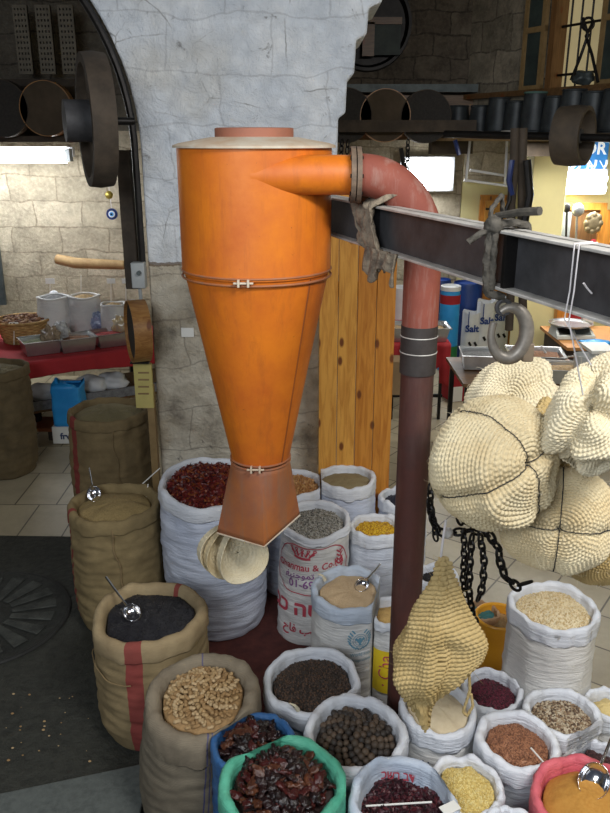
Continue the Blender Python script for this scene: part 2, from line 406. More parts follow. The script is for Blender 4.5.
struct(g, 'wall_right', stone_mat('dark_rubble_wall_side', (.36, .31, .23), (.23, .20, .145), (.11, .09, .07), 2.2, 3.2, rotz=-math.atan2(wd.y, wd.x), dirt=.7))
# lamp-lit room seen through the barred window
struct(wallbox(s_l - 1.1, s_r + .5, 2.9, 4.85, -.40, -.42), 'wall_right_inner_room', M_['glowwall'])
# yellow gallery under the right wall
struct(G().box((4.06, YG + .2, 1.42), (4.0, .4, 2.84)), 'wall_gallery', M_['yellow'])
struct(G().box((4.35, 8.85, 1.42), (3.5, .2, 2.84)), 'wall_gallery_near', M_['yellow'])
struct(G().box((6.16, 5.2, 2.4), (.2, 11.2, 4.9)), 'wall_far_right', M_['yellow'])
# yellow pillar
pa = D(526, 250, 8.3); pb = D(560, 250, 8.3)
struct(G().box(((pa.x + pb.x) / 2, 8.47, 1.40), (pb.x - pa.x, .35, 2.8)), 'wall_pillar', M_['yellow'], bev=.01)
# whitewashed pier and arches
YP = 5.0
left = [(-1.0, 0), (-1.0, 2.70)] + [(-2.5 + 1.5 * math.cos(a), 2.70 + 1.5 * math.sin(a)) for a in [math.radians(x) for x in range(4, 82, 5)]]
left += [(-2.3, 4.84)]
right = [(.95, 4.84), (.82, 4.0), (.70, 3.86), (.58, 3.84), (.56, 3.66), (.46, 3.63), (.445, 3.5), (.37, 3.47), (.36, 3.33), (.30, 3.3), (.292, 3.12), (.25, 3.08), (.243, 2.9), (.2, 2.87), (.197, 2.62), (.15, 2.55), (.10, 2.3), (.09, 0)]
struct(G().prism(left[::-1] + [] + right[::-1], 'y', YP, YP + .7) if False else G().prism((left + right)[::-1], 'y', YP, YP + .7), 'wall_pier', M_['pier'], bev=.012)
# rebuild pier front in world metres: material reads height from the object's base, which is the floor
# ------------------------------------------------------------------ sack machinery
class Sack:
    all = []
    def __init__(s, key, px, py, w, h, tilt=.0, lean=(0, 0), bulge=1.0, wr=.006, z0=None, roll=.021, cuff=.075, base=.86):
        s.key = key; c = P(px, py, h); s.h = h; z = depth(c); s.R = w * z / F / 2; s.x, s.y = c.x, c.y
        s.tilt = tilt; s.lean = lean; s.bulge = bulge; s.wr = wr; s.seed = len(Sack.all) * 7.3; s.roll = roll; s.cuff = cuff; s.base = base
        s.z0 = (.017 if -1.07 < c.x < .67 else (.011 if c.x <= -1.07 else .002)) if z0 is None else z0
        s.planes = []; Sack.all.append(s)
    def center(s): return Vector((s.x, s.y, s.z0))
    def pt(s, th, z, dr=0.0, dz=0.0, smooth=False):
        t = max(0.0, min(1.0, z / s.h))
        prof = s.base + (1 - s.base) * min(1, t / .14) ** .45 if t < .14 else 1.0
        prof *= 1 + .05 * (s.bulge) * math.sin(PI * min(1, t / .97)) - .015 * t
        cx, cy = math.cos(th), math.sin(th); sd = s.seed
        nz = noise.noise(Vector((cx * 1.6 + sd, cy * 1.6, z * 2.2))) * .016
        wz = 0.0
        if not smooth:
            wz = noise.noise(Vector((cx * 2.2, cy * 2.2 + sd, z * 34))) * s.wr * 1.0 + noise.noise(Vector((cx * 4 + sd, cy * 4, z * 12))) * s.wr * .6
            wz += abs(noise.noise(Vector((cx * 1.3 + sd, cy * 1.3, z * 11)))) * s.wr * -1.3
        env = min(1, (1 - t) * 8 + .25)
        r = s.R * (prof + nz) + wz * env + dr
        # rim outline wobble
        q = t ** 4; r += q * (noise.noise(Vector((cx * 1.9 + sd * 2, cy * 1.9, 3.3))) * .013 * s.R / .2)
        x = r * cx; y = r * cy
        zz = z + dz + q * noise.noise(Vector((cx * 2.3 + sd * 3, cy * 2.3, 7.7))) * .013
        zz += s.tilt * y * t ** 2
        X = s.x + x + s.lean[0] * (1 - t); Y = s.y + y + s.lean[1] * (1 - t)
        for (ox, oy, nx, ny, lim) in s.planes:
            d = (X - ox) * nx + (Y - oy) * ny
            if d > lim: X -= nx * (d - lim); Y -= ny * (d - lim)
        return (X, Y, zz + s.z0)
    @staticmethod
    def relax(extra=()):
        A = Sack.all
        for i, a in enumerate(A):
            for b in A[i + 1:]:
                dx, dy = b.x - a.x, b.y - a.y; d = math.hypot(dx, dy); o = a.R + b.R + .03 - d
                if o > 0:
                    m = (d + a.R - b.R) / 2; nx, ny = dx / d, dy / d
                    a.planes.append((a.x, a.y, nx, ny, m - .004)); b.planes.append((b.x, b.y, -nx, -ny, d - m - .004))
            for (ex, ey, er) in extra:
                dx, dy = ex - a.x, ey - a.y; d = math.hypot(dx, dy)
                if d < a.R + er + .03: a.planes.append((a.x, a.y, dx / d, dy / d, d - er - .006))
    def build(s, name, label, m, rim_m=None, nth=96, nz=56, cat='sack', group='open sacks of spices and dry goods'):
        root = thing(name, s.center(), label, cat, group)
        top = s.h - s.roll * 1.6
        V = []; UV = []; Fs = []
        zs = [0.0] + [top * (i / nz) ** 1.0 for i in range(1, nz + 1)]
        zs = [0.0, .004, .012, .025, .045] + [z for z in zs if z > .06]
        for z in zs:
            for j in range(nth):
                th = 2 * PI * j / nth; V.append(s.pt(th, z, -.008)); UV.append((j / nth, z / s.h))
        n = len(zs)
        for i in range(n - 1):
            for j in range(nth):
                a = i * nth + j; b = i * nth + (j + 1) % nth; Fs.append((a, b, b + nth, a + nth))
        Fs.append(tuple(reversed(range(nth))))
        s.body = mk('sack_body', V, Fs, m, root, uv=UV, sharp=0)
        ro = s.roll; sec = [(-2 * ro - .012, -.13), (-2 * ro - .004, -.09), (-2 * ro, -.05), (-2 * ro + .002, -ro * 1.2), (-1.75 * ro, -.45 * ro), (-1.3 * ro, -.08 * ro), (-.85 * ro, 0), (-.35 * ro, -.18 * ro), (-.02 * ro, -.7 * ro), (.08 * ro, -1.4 * ro), (.05 * ro, -2.2 * ro), (.15 * ro, -s.cuff), (.02 * ro, -s.cuff - .006), (-.35 * ro, -s.cuff - .004)]
        V = []; UV = []; Fs = []; nt = 128
        for k, (dr, dz) in enumerate(sec):
            for j in range(nt):
                th = 2 * PI * j / nt; c, q = math.cos(th), math.sin(th)
                rp = noise.noise(Vector((c * 6 + s.seed, q * 6, k * .35))) * .0045 + noise.noise(Vector((c * 16, q * 16 + s.seed, k * .2))) * .0022
                dzz = dz + noise.noise(Vector((c * 4, q * 4 + s.seed * 2, .5))) * .010 * (1 if k > 3 else .3)
                if k >= 10: dzz += noise.noise(Vector((c * 3, q * 3 + s.seed, 9))) * .009
                V.append(s.pt(th, s.h, dr + rp, dzz, smooth=True)); UV.append((j / nt, 1 + dz))
        for i in range(len(sec) - 1):
            for j in range(nt):
                a = i * nt + j; b = i * nt + (j + 1) % nt; Fs.append((a, a + nt, b + nt, b))
        mk('rolled_rim', V, Fs, rim_m or m, root, uv=UV, sharp=0)
        s.root = root; return root
    def inside(s, rho, th, heap=.03, drop=.045):
        e = Vector(s.pt(th, s.h, -2 * s.roll - .007, -drop, smooth=True)); c = Vector((s.x, s.y, s.z0 + s.h - drop))
        p = c.lerp(e, rho); p.z += heap * (1 - rho ** 2) + s.tilt * 0; return p
    def fill(s, name, label, m, heap=.03, drop=.045, amp=.006, fr=18, nr=26, nt=72, cat='spice', skirt=.05):
        V = [tuple(s.inside(0, 0, heap, drop) + Vector((0, 0, amp * noise.noise(Vector((0, 0, s.seed))))))]; Fs = []
        for i in range(1, nr + 1):
            for j in range(nt):
                p = s.inside(i / nr, 2 * PI * j / nt, heap, drop); p.z += amp * noise.noise(Vector((p.x * fr, p.y * fr, s.seed))) + amp * .5 * noise.noise(Vector((p.x * fr * 4, p.y * fr * 4, s.seed)))
                V.append(tuple(p))
        for j in range(nt): Fs.append((0, 1 + j, 1 + (j + 1) % nt))
        for i in range(nr - 1):
            for j in range(nt):
                a = 1 + i * nt + j; b = 1 + i * nt + (j + 1) % nt; Fs.append((a, a + nt, b + nt, b))
        k = len(V)
        for j in range(nt):
            p = V[1 + (nr - 1) * nt + j]; V.append((p[0], p[1], p[2] - skirt))
        for j in range(nt):
            a = 1 + (nr - 1) * nt + j; b = 1 + (nr - 1) * nt + (j + 1) % nt; Fs.append((a, k + j, k + (j + 1) % nt, b))
        if name is None: return V, Fs
        return mk(name, V, Fs, m, None, sharp=0, label=label, cat=cat, kind='stuff')

_t = (1 + 5 ** .5) / 2
ICO = np.array([(-1,_t,0),(1,_t,0),(-1,-_t,0),(1,-_t,0),(0,-1,_t),(0,1,_t),(0,-1,-_t),(0,1,-_t),(_t,0,-1),(_t,0,1),(-_t,0,-1),(-_t,0,1)]) / math.hypot(1, _t)
ICF = np.array([(0,11,5),(0,5,1),(0,1,7),(0,7,10),(0,10,11),(1,5,9),(5,11,4),(11,10,2),(10,7,6),(7,1,8),(3,9,4),(3,4,2),(3,2,6),(3,6,8),(3,8,9),(4,9,5),(2,4,11),(6,2,10),(8,6,7),(9,8,1)])
def rot_rand(n, flat=0.0):
    q = rng.normal(size=(n, 4))
    if flat: q[:, 1:3] *= (1 - flat)
    q /= np.linalg.norm(q, axis=1)[:, None]; w, x, y, z = q.T
    return np.stack([1-2*(y*y+z*z),2*(x*y-w*z),2*(x*z+w*y),2*(x*y+w*z),1-2*(x*x+z*z),2*(y*z-w*x),2*(x*z-w*y),2*(y*z+w*x),1-2*(x*x+y*y)], 1).reshape(n, 3, 3)
def grains(s, name, label, m, n, size, jit=0.0, flat=0.0, heap=.03, drop=.045, amp=.006, cat='spice', lift=.35):
    V0, F0 = s.fill(None, None, None, heap, drop, amp)
    pts = []
    for i in range(n):
        rho = math.sqrt((i + .5) / n) * .985; th = i * 2.39996 + random.random() * .5
        p = s.inside(min(.985, rho + random.uniform(-.02, .02)), th, heap, drop)
        p.z += random.uniform(-.2, lift) * size[2] * 2 + amp * noise.noise(Vector((p.x * 18, p.y * 18, s.seed))); pts.append(tuple(p))
    pts = np.array(pts); Rm = rot_rand(n, flat); sc = np.array(size) * rng.uniform(.7, 1.25, (n, 1))
    B = np.repeat(ICO[None], n, 0)
    if jit: B = B + rng.normal(size=B.shape) * jit
    B = B * sc[:, None, :]; Vg = np.einsum('nij,nkj->nki', Rm, B) + pts[:, None, :]
    Fg = (ICF[None] + (np.arange(n) * 12)[:, None, None]).reshape(-1, 3)
    V = np.concatenate([np.array(V0), Vg.reshape(-1, 3)]); Fs = list(F0) + (Fg + len(V0)).tolist()
    return mk(name, V, Fs, m, None, sharp=0 if not jit else 50, label=label, cat=cat, kind='stuff')

TXT = {}
def text2d(body, size=1.0, align='CENTER', bold=0.0):
    c = bpy.data.curves.new('t', 'FONT'); c.body = body; c.size = size; c.align_x = align; c.align_y = 'CENTER'; c.resolution_u = 3; c.offset = bold
    o = bpy.data.objects.new('t', c); COL.objects.link(o); dg = bpy.context.evaluated_depsgraph_get(); e = o.evaluated_get(dg); me = e.to_mesh()
    V = [(v.co.x, v.co.y) for v in me.vertices]; Fs = [tuple(p.vertices) for p in me.polygons]; e.to_mesh_clear()
    bpy.data.objects.remove(o); bpy.data.curves.remove(c); return V, Fs
def stroke2d(pts, w, closed=False):
    V = []; Fs = []; n = len(pts)
    for i in range(n):
        a = Vector(pts[i - 1] if (closed or i) else pts[0]); b = Vector(pts[(i + 1) % n] if (closed or i < n - 1) else pts[-1]); t = (b - a).normalized(); q = Vector((-t.y, t.x)) * w / 2; p = Vector(pts[i])
        V += [tuple(p + q), tuple(p - q)]
    for i in range(n if closed else n - 1):
        a = 2 * i; b = 2 * ((i + 1) % n); Fs.append((a, a + 1, b + 1, b))
    return V, Fs
def merge2d(items):
    V = []; Fs = []
    for (v, f), (ox, oy) in items:
        n = len(V); V += [(x + ox, y + oy) for x, y in v]; Fs += [tuple(i + n for i in q) for q in f]
    return V, Fs
def decal(s, vf, th0, z0, m, name='printed_lettering', off=.005):
    V = [s.pt(th0 + u / s.R, z0 + v, off - .008, smooth=False) for u, v in vf[0]]
    return mk(name, V, vf[1], m, s.body, sharp=0)
def flat_decal(vf, o, ux, uy, m, parent, name='printed_lettering'):
    V = [tuple(Vector(o) + Vector(ux) * u + Vector(uy) * v) for u, v in vf[0]]
    return mk(name, V, vf[1], m, parent, sharp=0)
def seam(s, th0, dth, m, name='sewn_seam', r=.004, z1=.93, amp=.0):
    pts = [s.pt(th0 + dth * (1 - i / 30) + .03 * math.sin(i * .7), s.h * z1 * i / 30 + .01, .001) for i in range(31)]
    return G().tube(pts, r, 6).make(name, m, s.body)

# ------------------------------------------------------------------ sacks: (key, px, py, rim px, height)
sk = {}
def S(key, *a, **k): sk[key] = Sack(key, *a, **k)
S('b1', 108, 410, 82, .85, wr=.008); S('b2', 114, 503, 92, .76, tilt=.05, wr=.009, roll=.026)
S('b3', 149, 614, 114, .62, wr=.008, roll=.028, cuff=.09, tilt=.03); S('b4', 202, 696, 118, .58, tilt=.13, wr=.007, roll=.033, cuff=.12, lean=(-.05, .0))
S('red', 209, 483, 104, .90, tilt=.12, wr=.010, roll=.02, lean=(.03, 0)); S('nut', 291, 484, 70, .72, roll=.018)
S('green', 346, 478, 62, .76, roll=.016); S('crown', 316, 521, 71, .70, tilt=.15, roll=.017, base=1.02, lean=(-.03, -.02), cuff=.035)
S('yel', 376, 527, 56, .62, roll=.015); S('navy', 403, 498, 50, .62, roll=.015); S('blk', 436, 574, 46, .56, roll=.014)
S('un', 349, 590, 76, .66, tilt=.1, roll=.017); S('ylab', 393, 612, 52, .57, roll=.012, cuff=.04)
S('tea', 312, 681, 98, .50, tilt=.1, roll=.018); S('lime', 356, 734, 104, .56, tilt=.1, roll=.02)
S('blue', 254, 745, 88, .55, roll=.014); S('grn', 282, 785, 128, .62, tilt=.08, roll=.022)
S('hib', 404, 799, 112, .58, roll=.018, tilt=.05); S('cream', 437, 709, 78, .56, tilt=.1, roll=.014)
S('burg', 492, 689, 62, .46, tilt=.1, roll=.014); S('rice', 554, 605, 88, .80, tilt=.05, roll=.016, wr=.005)
S('spk', 562, 711, 78, .52, roll=.017); S('brn', 518, 738, 84, .55, tilt=.06, roll=.019)
S('cous', 466, 787, 76, .52, tilt=.1, roll=.014); S('turm', 588, 797, 112, .60, tilt=.08, roll=.018)
S('pale', 608, 702, 48, .45, roll=.013); S('drk', 598, 757, 56, .44, roll=.014); S('bot', 512, 825, 56, .58, roll=.014)
S('paper', 481, 610, 38, .42, roll=.008, cuff=.04)
PIPE = (.42, 2.80, .066)
Sack.relax([(.42, 2.80, .068), (-1.0, 5.0, 0.0)])

BUR, BUR2, BUR3 = (.34, .255, .125), (.225, .165, .08), (.36, .27, .16)
RED_S = (.27, .035, .04)
wp = lambda n, c=(.70, .74, .82), c2=(.56, .60, .70), **k: cloth_mat(n, c, c2, weave=.35, rough=.55, sc=4, **k)
W1 = wp('white_woven_plastic'); W2 = wp('bluish_woven_plastic', (.66, .70, .81), (.54, .59, .72)); W3 = wp('creamy_woven_plastic', (.80, .79, .76), (.68, .67, .66)); W4 = wp('greyish_woven_plastic', (.54, .58, .62), (.42, .46, .50)); RIMW = wp('white_rim_cloth', (.82, .84, .88), (.7, .73, .8))
mb = lambda n, c, c2, st=(): cloth_mat(n, c, c2, st, 1.0, .92, 6)
def U(th):  # angle (deg, -90 faces the viewer) -> wrap coordinate
    return (math.radians(th) % (2 * PI)) / (2 * PI)
B = {}
def bl(key, name, label, m, rim=None, **k): B[key] = sk[key].build(name, label, m, rim, **k); return B[key]
bl('b1', 'burlap_sack', 'brown red striped burlap sack of grey green herb powder, farthest back beside the blue bag', mb('burlap_back', (.33, .24, .12), (.21, .15, .075), [(U(-140), U(-128), RED_S)]))
bl('b2', 'burlap_sack', 'burlap sack of tan coriander seed with a scoop, in front of the farthest burlap sack', mb('burlap_tan', BUR, BUR2, [(U(-160), U(-151), RED_S)]))
bl('b3', 'burlap_sack', 'burlap sack with a wide red stripe filled with black seeds', mb('burlap_striped', (.37, .275, .145), (.25, .185, .095), [(U(-104), U(-87), RED_S)]), mb('burlap_rim', (.47, .36, .205), (.34, .25, .14), [(U(-104), U(-87), RED_S), (U(60), U(67), RED_S)]))
bl('b4', 'burlap_sack', 'greyish burlap sack with faint blue lines full of peanuts in shells', mb('burlap_grey', (.235, .20, .145), (.15, .125, .09), [(U(-78), U(-76.5), (.06, .06, .16)), (U(-73), U(-71.8), (.06, .06, .16))]), mb('burlap_grey_rim', (.33, .275, .195), (.22, .18, .13), [(U(-78), U(-76), (.10, .10, .22)), (U(-73), U(-71.5), (.10, .10, .22)), (U(95), U(97), (.12, .11, .2))]))
bl('red', 'woven_plastic_sack', 'tall wide white woven sack heaped with dark red pepper flakes below the orange cyclone', W2, RIMW)
bl('nut', 'woven_plastic_sack', 'white woven sack of brown lumps just behind the orange spout', W1, RIMW)
bl('green', 'woven_plastic_sack', 'white woven sack of dull green powder in front of the pine boards', W2, RIMW)
bl('crown', 'woven_plastic_sack', 'white woven sack printed with a red crown and lettering, full of grey seeds', W3, RIMW)
bl('yel', 'woven_plastic_sack', 'white woven sack of bright yellow grains, left of the rusty pipe', W1, RIMW)
bl('navy', 'woven_plastic_sack', 'white woven sack of blue black seeds half hidden behind the pipe, behind the yellow grains', W2, RIMW)
bl('blk', 'woven_plastic_sack', 'white sack of black seeds behind the dark iron chains, right of the pipe', W1, RIMW)
bl('un', 'woven_plastic_sack', 'white woven sack with a pale blue wreath emblem, pale tan powder and a scoop', W3, wp('bluish_rim', (.68, .75, .85), (.56, .64, .76)))
bl('ylab', 'printed_sack', 'white sack with a yellow label and red script, left of the pipe foot', W3, RIMW)
bl('tea', 'woven_plastic_sack', 'white sack of dark brown small seeds right of the peanuts', W4, RIMW)
bl('lime', 'woven_plastic_sack', 'white sack full of round dried black limes', W4, RIMW)
bl('blue', 'plastic_bag', 'blue plastic sack of dark dried peppers behind the green bag', cloth_mat('blue_bag_plastic', (.06, .17, .38), (.03, .10, .26), weave=.2, rough=.4))
bl('grn', 'plastic_bag', 'mint green plastic sack of shiny dark dried peppers in the foreground', cloth_mat('mint_bag_plastic', (.13, .50, .34), (.07, .36, .24), weave=.2, rough=.4))
bl('hib', 'woven_plastic_sack', 'white blue lined sack of dark red dried flowers, right of the mint green sack', wp('white_sack_blue_lined', (.62, .68, .78), (.50, .56, .68)), wp('pale_blue_rim', (.62, .68, .76), (.46, .54, .68)))
bl('cream', 'woven_plastic_sack', 'white sack of smooth cream flour at the pipe foot below the hanging tan basket', W3, RIMW)
bl('burg', 'woven_plastic_sack', 'white sack of deep burgundy seeds right of the hanging tan basket', W1, RIMW)
bl('rice', 'woven_plastic_sack', 'tall cream white sack of pale bulgur at the right under the knitted baskets', wp('cream_sack_cloth', (.82, .80, .76), (.72, .70, .67)), RIMW)
bl('spk', 'woven_plastic_sack', 'white sack of speckled brown and cream beans in front of the tall bulgur sack', W3, RIMW)
bl('brn', 'woven_plastic_sack', 'white sack of reddish brown seeds right of the cream flour', W4, RIMW)
bl('cous', 'woven_plastic_sack', 'white sack of pale yellow couscous at the bottom of the picture', W1, RIMW)
bl('turm', 'plastic_bag', 'pink plastic sack of orange ground turmeric with a scoop at the lower right corner', cloth_mat('pink_bag_plastic', (.76, .17, .20), (.60, .11, .15), weave=.2, rough=.4))
bl('pale', 'woven_plastic_sack', 'small white sack of pale yellow meal at the right edge, beside the speckled beans', W3, RIMW)
bl('drk', 'woven_plastic_sack', 'white sack of dark seeds mostly hidden behind the pink sack', W4, RIMW)
bl('bot', 'woven_plastic_sack', 'white sack rim just showing at the bottom edge between couscous and turmeric', W3, RIMW)
bl('paper', 'paper_bag', 'open brown paper bag behind the chains and the tan basket', mat('brown_kraft_paper', (.42, .27, .15), (.33, .2, .11), 5, .8), nth=48)
g = lambda *a, **k: grains(*a, **k)
s = sk['b1']; s.fill('herb_powder', 'grey green herb powder in the farthest burlap sack', powder_mat('herb', (.29, .24, .12), (.19, .155, .075)), .05)
s = sk['b2']; s.fill('coriander_seed', 'tan coriander seed in the burlap sack with the upright scoop', powder_mat('coriander', (.36, .26, .11), (.22, .155, .06), 110), .045)
g(sk['b3'], 'black_seeds', 'black seeds in the wide striped burlap sack', grain_mat('nigella', [(.012, .012, .016), (.022, .022, .028), (.007, .007, .01)], .4), 1600, (.005, .0035, .003), heap=.02)
g(sk['red'], 'red_pepper_flakes', 'dark red pepper flakes heaped in the tall white sack', grain_mat('pepper_flakes', [(.13, .012, .012), (.075, .008, .012), (.2, .025, .012), (.045, .006, .01), (.16, .014, .01), (.30, .08, .02)], .4), 1500, (.015, .009, .003), .35, .3, heap=.06, drop=.035, amp=.014)
g(sk['nut'], 'brown_lumps', 'orange brown dried lumps in the sack behind the spout', grain_mat('lumps', [(.48, .24, .08), (.36, .16, .05), (.58, .32, .12)]), 420, (.011, .009, .008), .2, heap=.05)
sk['green'].fill('green_powder', 'dull olive powder in the sack by the pine boards', powder_mat('olive_powder', (.30, .25, .135), (.24, .19, .10)), .02)
g(sk['crown'], 'grey_seeds', 'pale grey and brown striped seeds in the crown printed sack', grain_mat('grey_seed', [(.36, .35, .31), (.2, .19, .17), (.5, .48, .43), (.1, .095, .08), (.3, .27, .21)]), 1300, (.009, .005, .003), heap=.03)
g(sk['yel'], 'yellow_grains', 'bright yellow grains in the sack left of the pipe', grain_mat('yellow_grain', [(.72, .42, .01), (.56, .30, .008), (.8, .52, .03), (.42, .2, .005)]), 1000, (.006, .005, .005), heap=.03)
g(sk['navy'], 'blue_black_seeds', 'blue black seeds in the half hidden sack behind the pipe', grain_mat('navyseed', [(.01, .012, .03), (.02, .025, .05)]), 500, (.006, .004, .004))
g(sk['blk'], 'black_cumin', 'black seeds in the sack behind the chains', grain_mat('blackcumin', [(.01, .01, .012), (.02, .02, .022)]), 500, (.006, .004, .004))
sk['un'].fill('tan_powder', 'pale tan powder in the sack with the blue wreath emblem', powder_mat('tanpowder', (.72, .53, .32), (.60, .41, .23)), .025, drop=.04)
sk['ylab'].fill('pale_meal', 'pale orange meal in the yellow labelled sack', powder_mat('meal', (.68, .44, .16), (.58, .36, .12)), .02)
g(sk['tea'], 'brown_allspice', 'small dark brown seeds in the sack right of the peanuts', grain_mat('darkseed', [(.055, .038, .028), (.085, .055, .04), (.035, .025, .02), (.13, .07, .04)]), 2200, (.0055, .0048, .0045), heap=.03)
sk['lime'].fill('dark_limes', 'deeper layer of dried black limes under the visible ones', mat('lime_bed', (.05, .035, .025), bump=.5), .03, drop=.06)
sk['blue'].fill('dried_pepper_bed', 'deeper layer of dark dried peppers in the blue sack', mat('pepperbed', (.03, .012, .01), bump=.5), .02, drop=.05)
sk['grn'].fill('dried_pepper_bed', 'deeper layer of dark dried peppers in the mint green sack', mat('pepperbed2', (.03, .012, .01), bump=.5), .03, drop=.055)
g(sk['hib'], 'dried_hibiscus', 'dark red dried flower petals in the blue lined sack', grain_mat('hibiscus', [(.035, .006, .012), (.06, .01, .018), (.02, .005, .008), (.1, .015, .02)], .5), 900, (.012, .008, .003), .3, 0, heap=.02, drop=.085, amp=.012)
sk['cream'].fill('cream_flour', 'smooth cream coloured flour in the sack at the pipe foot', powder_mat('flour', (.74, .62, .42), (.68, .56, .36), 60, bump=.15), .035, drop=.035)
g(sk['burg'], 'burgundy_seeds', 'deep burgundy seeds in the sack right of the tan basket', grain_mat('burgundy', [(.12, .012, .03), (.07, .01, .02), (.17, .02, .045), (.045, .008, .015)]), 1100, (.005, .0042, .004), heap=.03)
g(sk['rice'], 'pale_bulgur', 'pale straw coloured bulgur in the tall cream sack', grain_mat('bulgur', [(.80, .66, .40), (.72, .56, .31), (.86, .74, .5), (.6, .44, .22)]), 1600, (.0055, .004, .004), heap=.05, drop=.04)
g(sk['spk'], 'speckled_beans', 'speckled brown and cream beans in the white sack', grain_mat('beans', [(.46, .36, .24), (.2, .12, .07), (.6, .5, .36), (.1, .06, .035), (.34, .23, .13)]), 1000, (.0085, .0055, .005), heap=.03)
g(sk['brn'], 'brown_seeds', 'reddish brown seeds in the sack right of the cream flour', grain_mat('brownseed', [(.34, .145, .07), (.25, .10, .05), (.42, .19, .095), (.18, .07, .035)]), 2000, (.0045, .0035, .0035), heap=.04)
g(sk['cous'], 'yellow_couscous', 'pale yellow couscous at the bottom of the picture', grain_mat('couscous', [(.78, .60, .20), (.68, .5, .15), (.85, .7, .3)]), 1800, (.0042, .004, .004), heap=.05, drop=.035)
sk['turm'].fill('ground_turmeric', 'orange ground turmeric in the pink sack', powder_mat('turmeric', (.52, .26, .05), (.46, .21, .035), 90, bump=.2), .07, drop=.05)
sk['pale'].fill('yellow_meal', 'pale yellow meal in the small sack at the right edge', powder_mat('palemeal', (.76, .60, .28), (.66, .5, .2)), .03)
g(sk['drk'], 'dark_seeds', 'dark seeds in the sack behind the pink one', grain_mat('darkseed2', [(.05, .02, .02), (.09, .03, .03)]), 500, (.006, .005, .004))
sk['bot'].fill('brown_powder', 'brown powder in the sack at the very bottom edge', powder_mat('brownpowder', (.3, .18, .08), (.24, .13, .05)), .0, drop=.07)
sk['paper'].fill('teal_bag_lining', 'teal plastic lining inside the brown paper bag', mat('teal_plastic', (.05, .2, .2), (.03, .12, .13)), .0, drop=.03, cat='lining')
# burlap seams and loose cords
TW = mat('jute_cord', (.30, .21, .1), (.2, .14, .07), 20, .9)
seam(sk['b1'], math.radians(-74), .25, TW, r=.005); seam(sk['b2'], math.radians(-82), .35, TW, r=.005)
seam(sk['b4'], math.radians(-68), .05, mat('blue_yarn', (.05, .05, .1)), r=.003)
q = sk['b3']; G().tube([q.pt(math.radians(a), .42 + .015 * math.sin(a * .07), .002) for a in range(-175, -95, 4)], .003, 6).make('sewn_seam', TW, q.root)

# printed marks
q = sk['crown']; th0 = math.radians(-112); zt = .575
crown = []
for k in range(5):
    x = (k - 2) * .017; crown.append((stroke2d([(x * .75, -.012), (x * 1.25, .012)], .0075), (0, .055)))
    crown.append((stroke2d([(x * 1.3 + .005 * math.cos(a), .016 + .005 * math.sin(a)) for a in (0, 1.05, 2.1, 3.14, 4.2, 5.25)], .004, True), (0, .055)))
crown += [(stroke2d([(-.03, 0), (-.015, -.003), (0, -.004), (.015, -.003), (.03, 0)], .010), (0, .038)), (stroke2d([(-.044, .008), (-.03, -.004), (-.022, .012), (-.012, -.004), (0, .014), (.012, -.004), (.022, .012), (.03, -.004), (.044, .008)], .005), (0, .052))]
cv, cf = merge2d(crown); decal(q, ([(x * 1.65, (y - .05) * 1.45) for x, y in cv], cf), th0, zt + .015, M_['inkred'], 'printed_crown')
def arcbox(w, h, r, n=6):
    o = []
    for cx, cy, a0 in ((w/2 - r, h/2 - r, 0), (-w/2 + r, h/2 - r, 90), (-w/2 + r, -h/2 + r, 180), (w/2 - r, -h/2 + r, 270)):
        for i in range(n + 1): a = math.radians(a0 + 90 * i / n); o.append((cx + r * math.cos(a), cy + r * math.sin(a)))
    dense = []
    for i in range(len(o)):
        a, b = o[i], o[(i + 1) % len(o)]; m = max(1, int(math.hypot(a[0] - b[0], a[1] - b[1]) / .02))
        dense += [(a[0] + (b[0] - a[0]) * j / m, a[1] + (b[1] - a[1]) * j / m) for j in range(m)]
    return dense
decal(q, stroke2d(arcbox(.46, .30, .12), .006, True), th0 + .28, .488, M_['inkred'], 'printed_border')
decal(q, merge2d([(stroke2d([(.0, -.08), (.01, 0), (.0, .08)], .005), (0, 0))] + [(stroke2d([(0, 0), (.024, .022)], .008), (-.002, -.06 + k * .024)) for k in range(6)] + [(stroke2d([(0, 0), (-.024, .022)], .008), (-.002, -.06 + k * .024)) for k in range(6)]), th0 + 1.15, .52, M_['inkred'], 'printed_wheat_ear')
def tl_(vf, a): c_, s_ = math.cos(a), math.sin(a); return [(x * c_ - y * s_, x * s_ + y * c_) for x, y in vf[0]], vf[1]
decal(q, tl_(text2d('Ghanmau & Co.ltd', .056, bold=.001), .09), th0 + .22, .512, M_['inkred'])
decal(q, tl_(text2d('\ufed0\ufef4\ufee8\ufe9f\ufeee\ufee4\ufe97 \ufee6\ufed4\ufedf\u0627', .055, bold=.001), .07), th0 + .22, .46, M_['inkpurple'])
decal(q, tl_(text2d('01-6952', .066, bold=.001), .05), th0 + .18, .402, M_['inkpurple'])
decal(q, text2d('\u05d1\u05db \u05d4\u05d8\u05d9\u05d7', .125, bold=.004), th0 + .10, .235, M_['inkred'])
decal(q, text2d('\ufea1\ufe8e\ufed3 \ufe90\ufef4\ufee8', .07, bold=.002), th0 + .06, .10, M_['inkred'])
q = sk['un']; th0 = math.radians(-76)
wre = []
for sgn in (-1, 1):
    for k in range(9):
        a = math.radians(-80 + k * 17); c = (sgn * .05 * math.cos(a), .05 * math.sin(a)); wre.append((stroke2d([(-sgn * .006, -.004), (0, .003), (sgn * .010, .013)], .007), c))
for r in (.012, .024, .034): wre.append((stroke2d([(r * math.cos(t), r * math.sin(t)) for t in [i * PI / 10 for i in range(20)]], .0025, True), (0, 0)))
wre += [(stroke2d([(-.022, .012), (-.008, .0), (0, -.012), (.008, 0), (.022, .012)], .012), (0, 0)), (stroke2d([(0, -.026), (0, .016)], .012), (0, 0))]
decal(q, merge2d(wre), th0, .49, M_['inkblue'], 'printed_wreath')
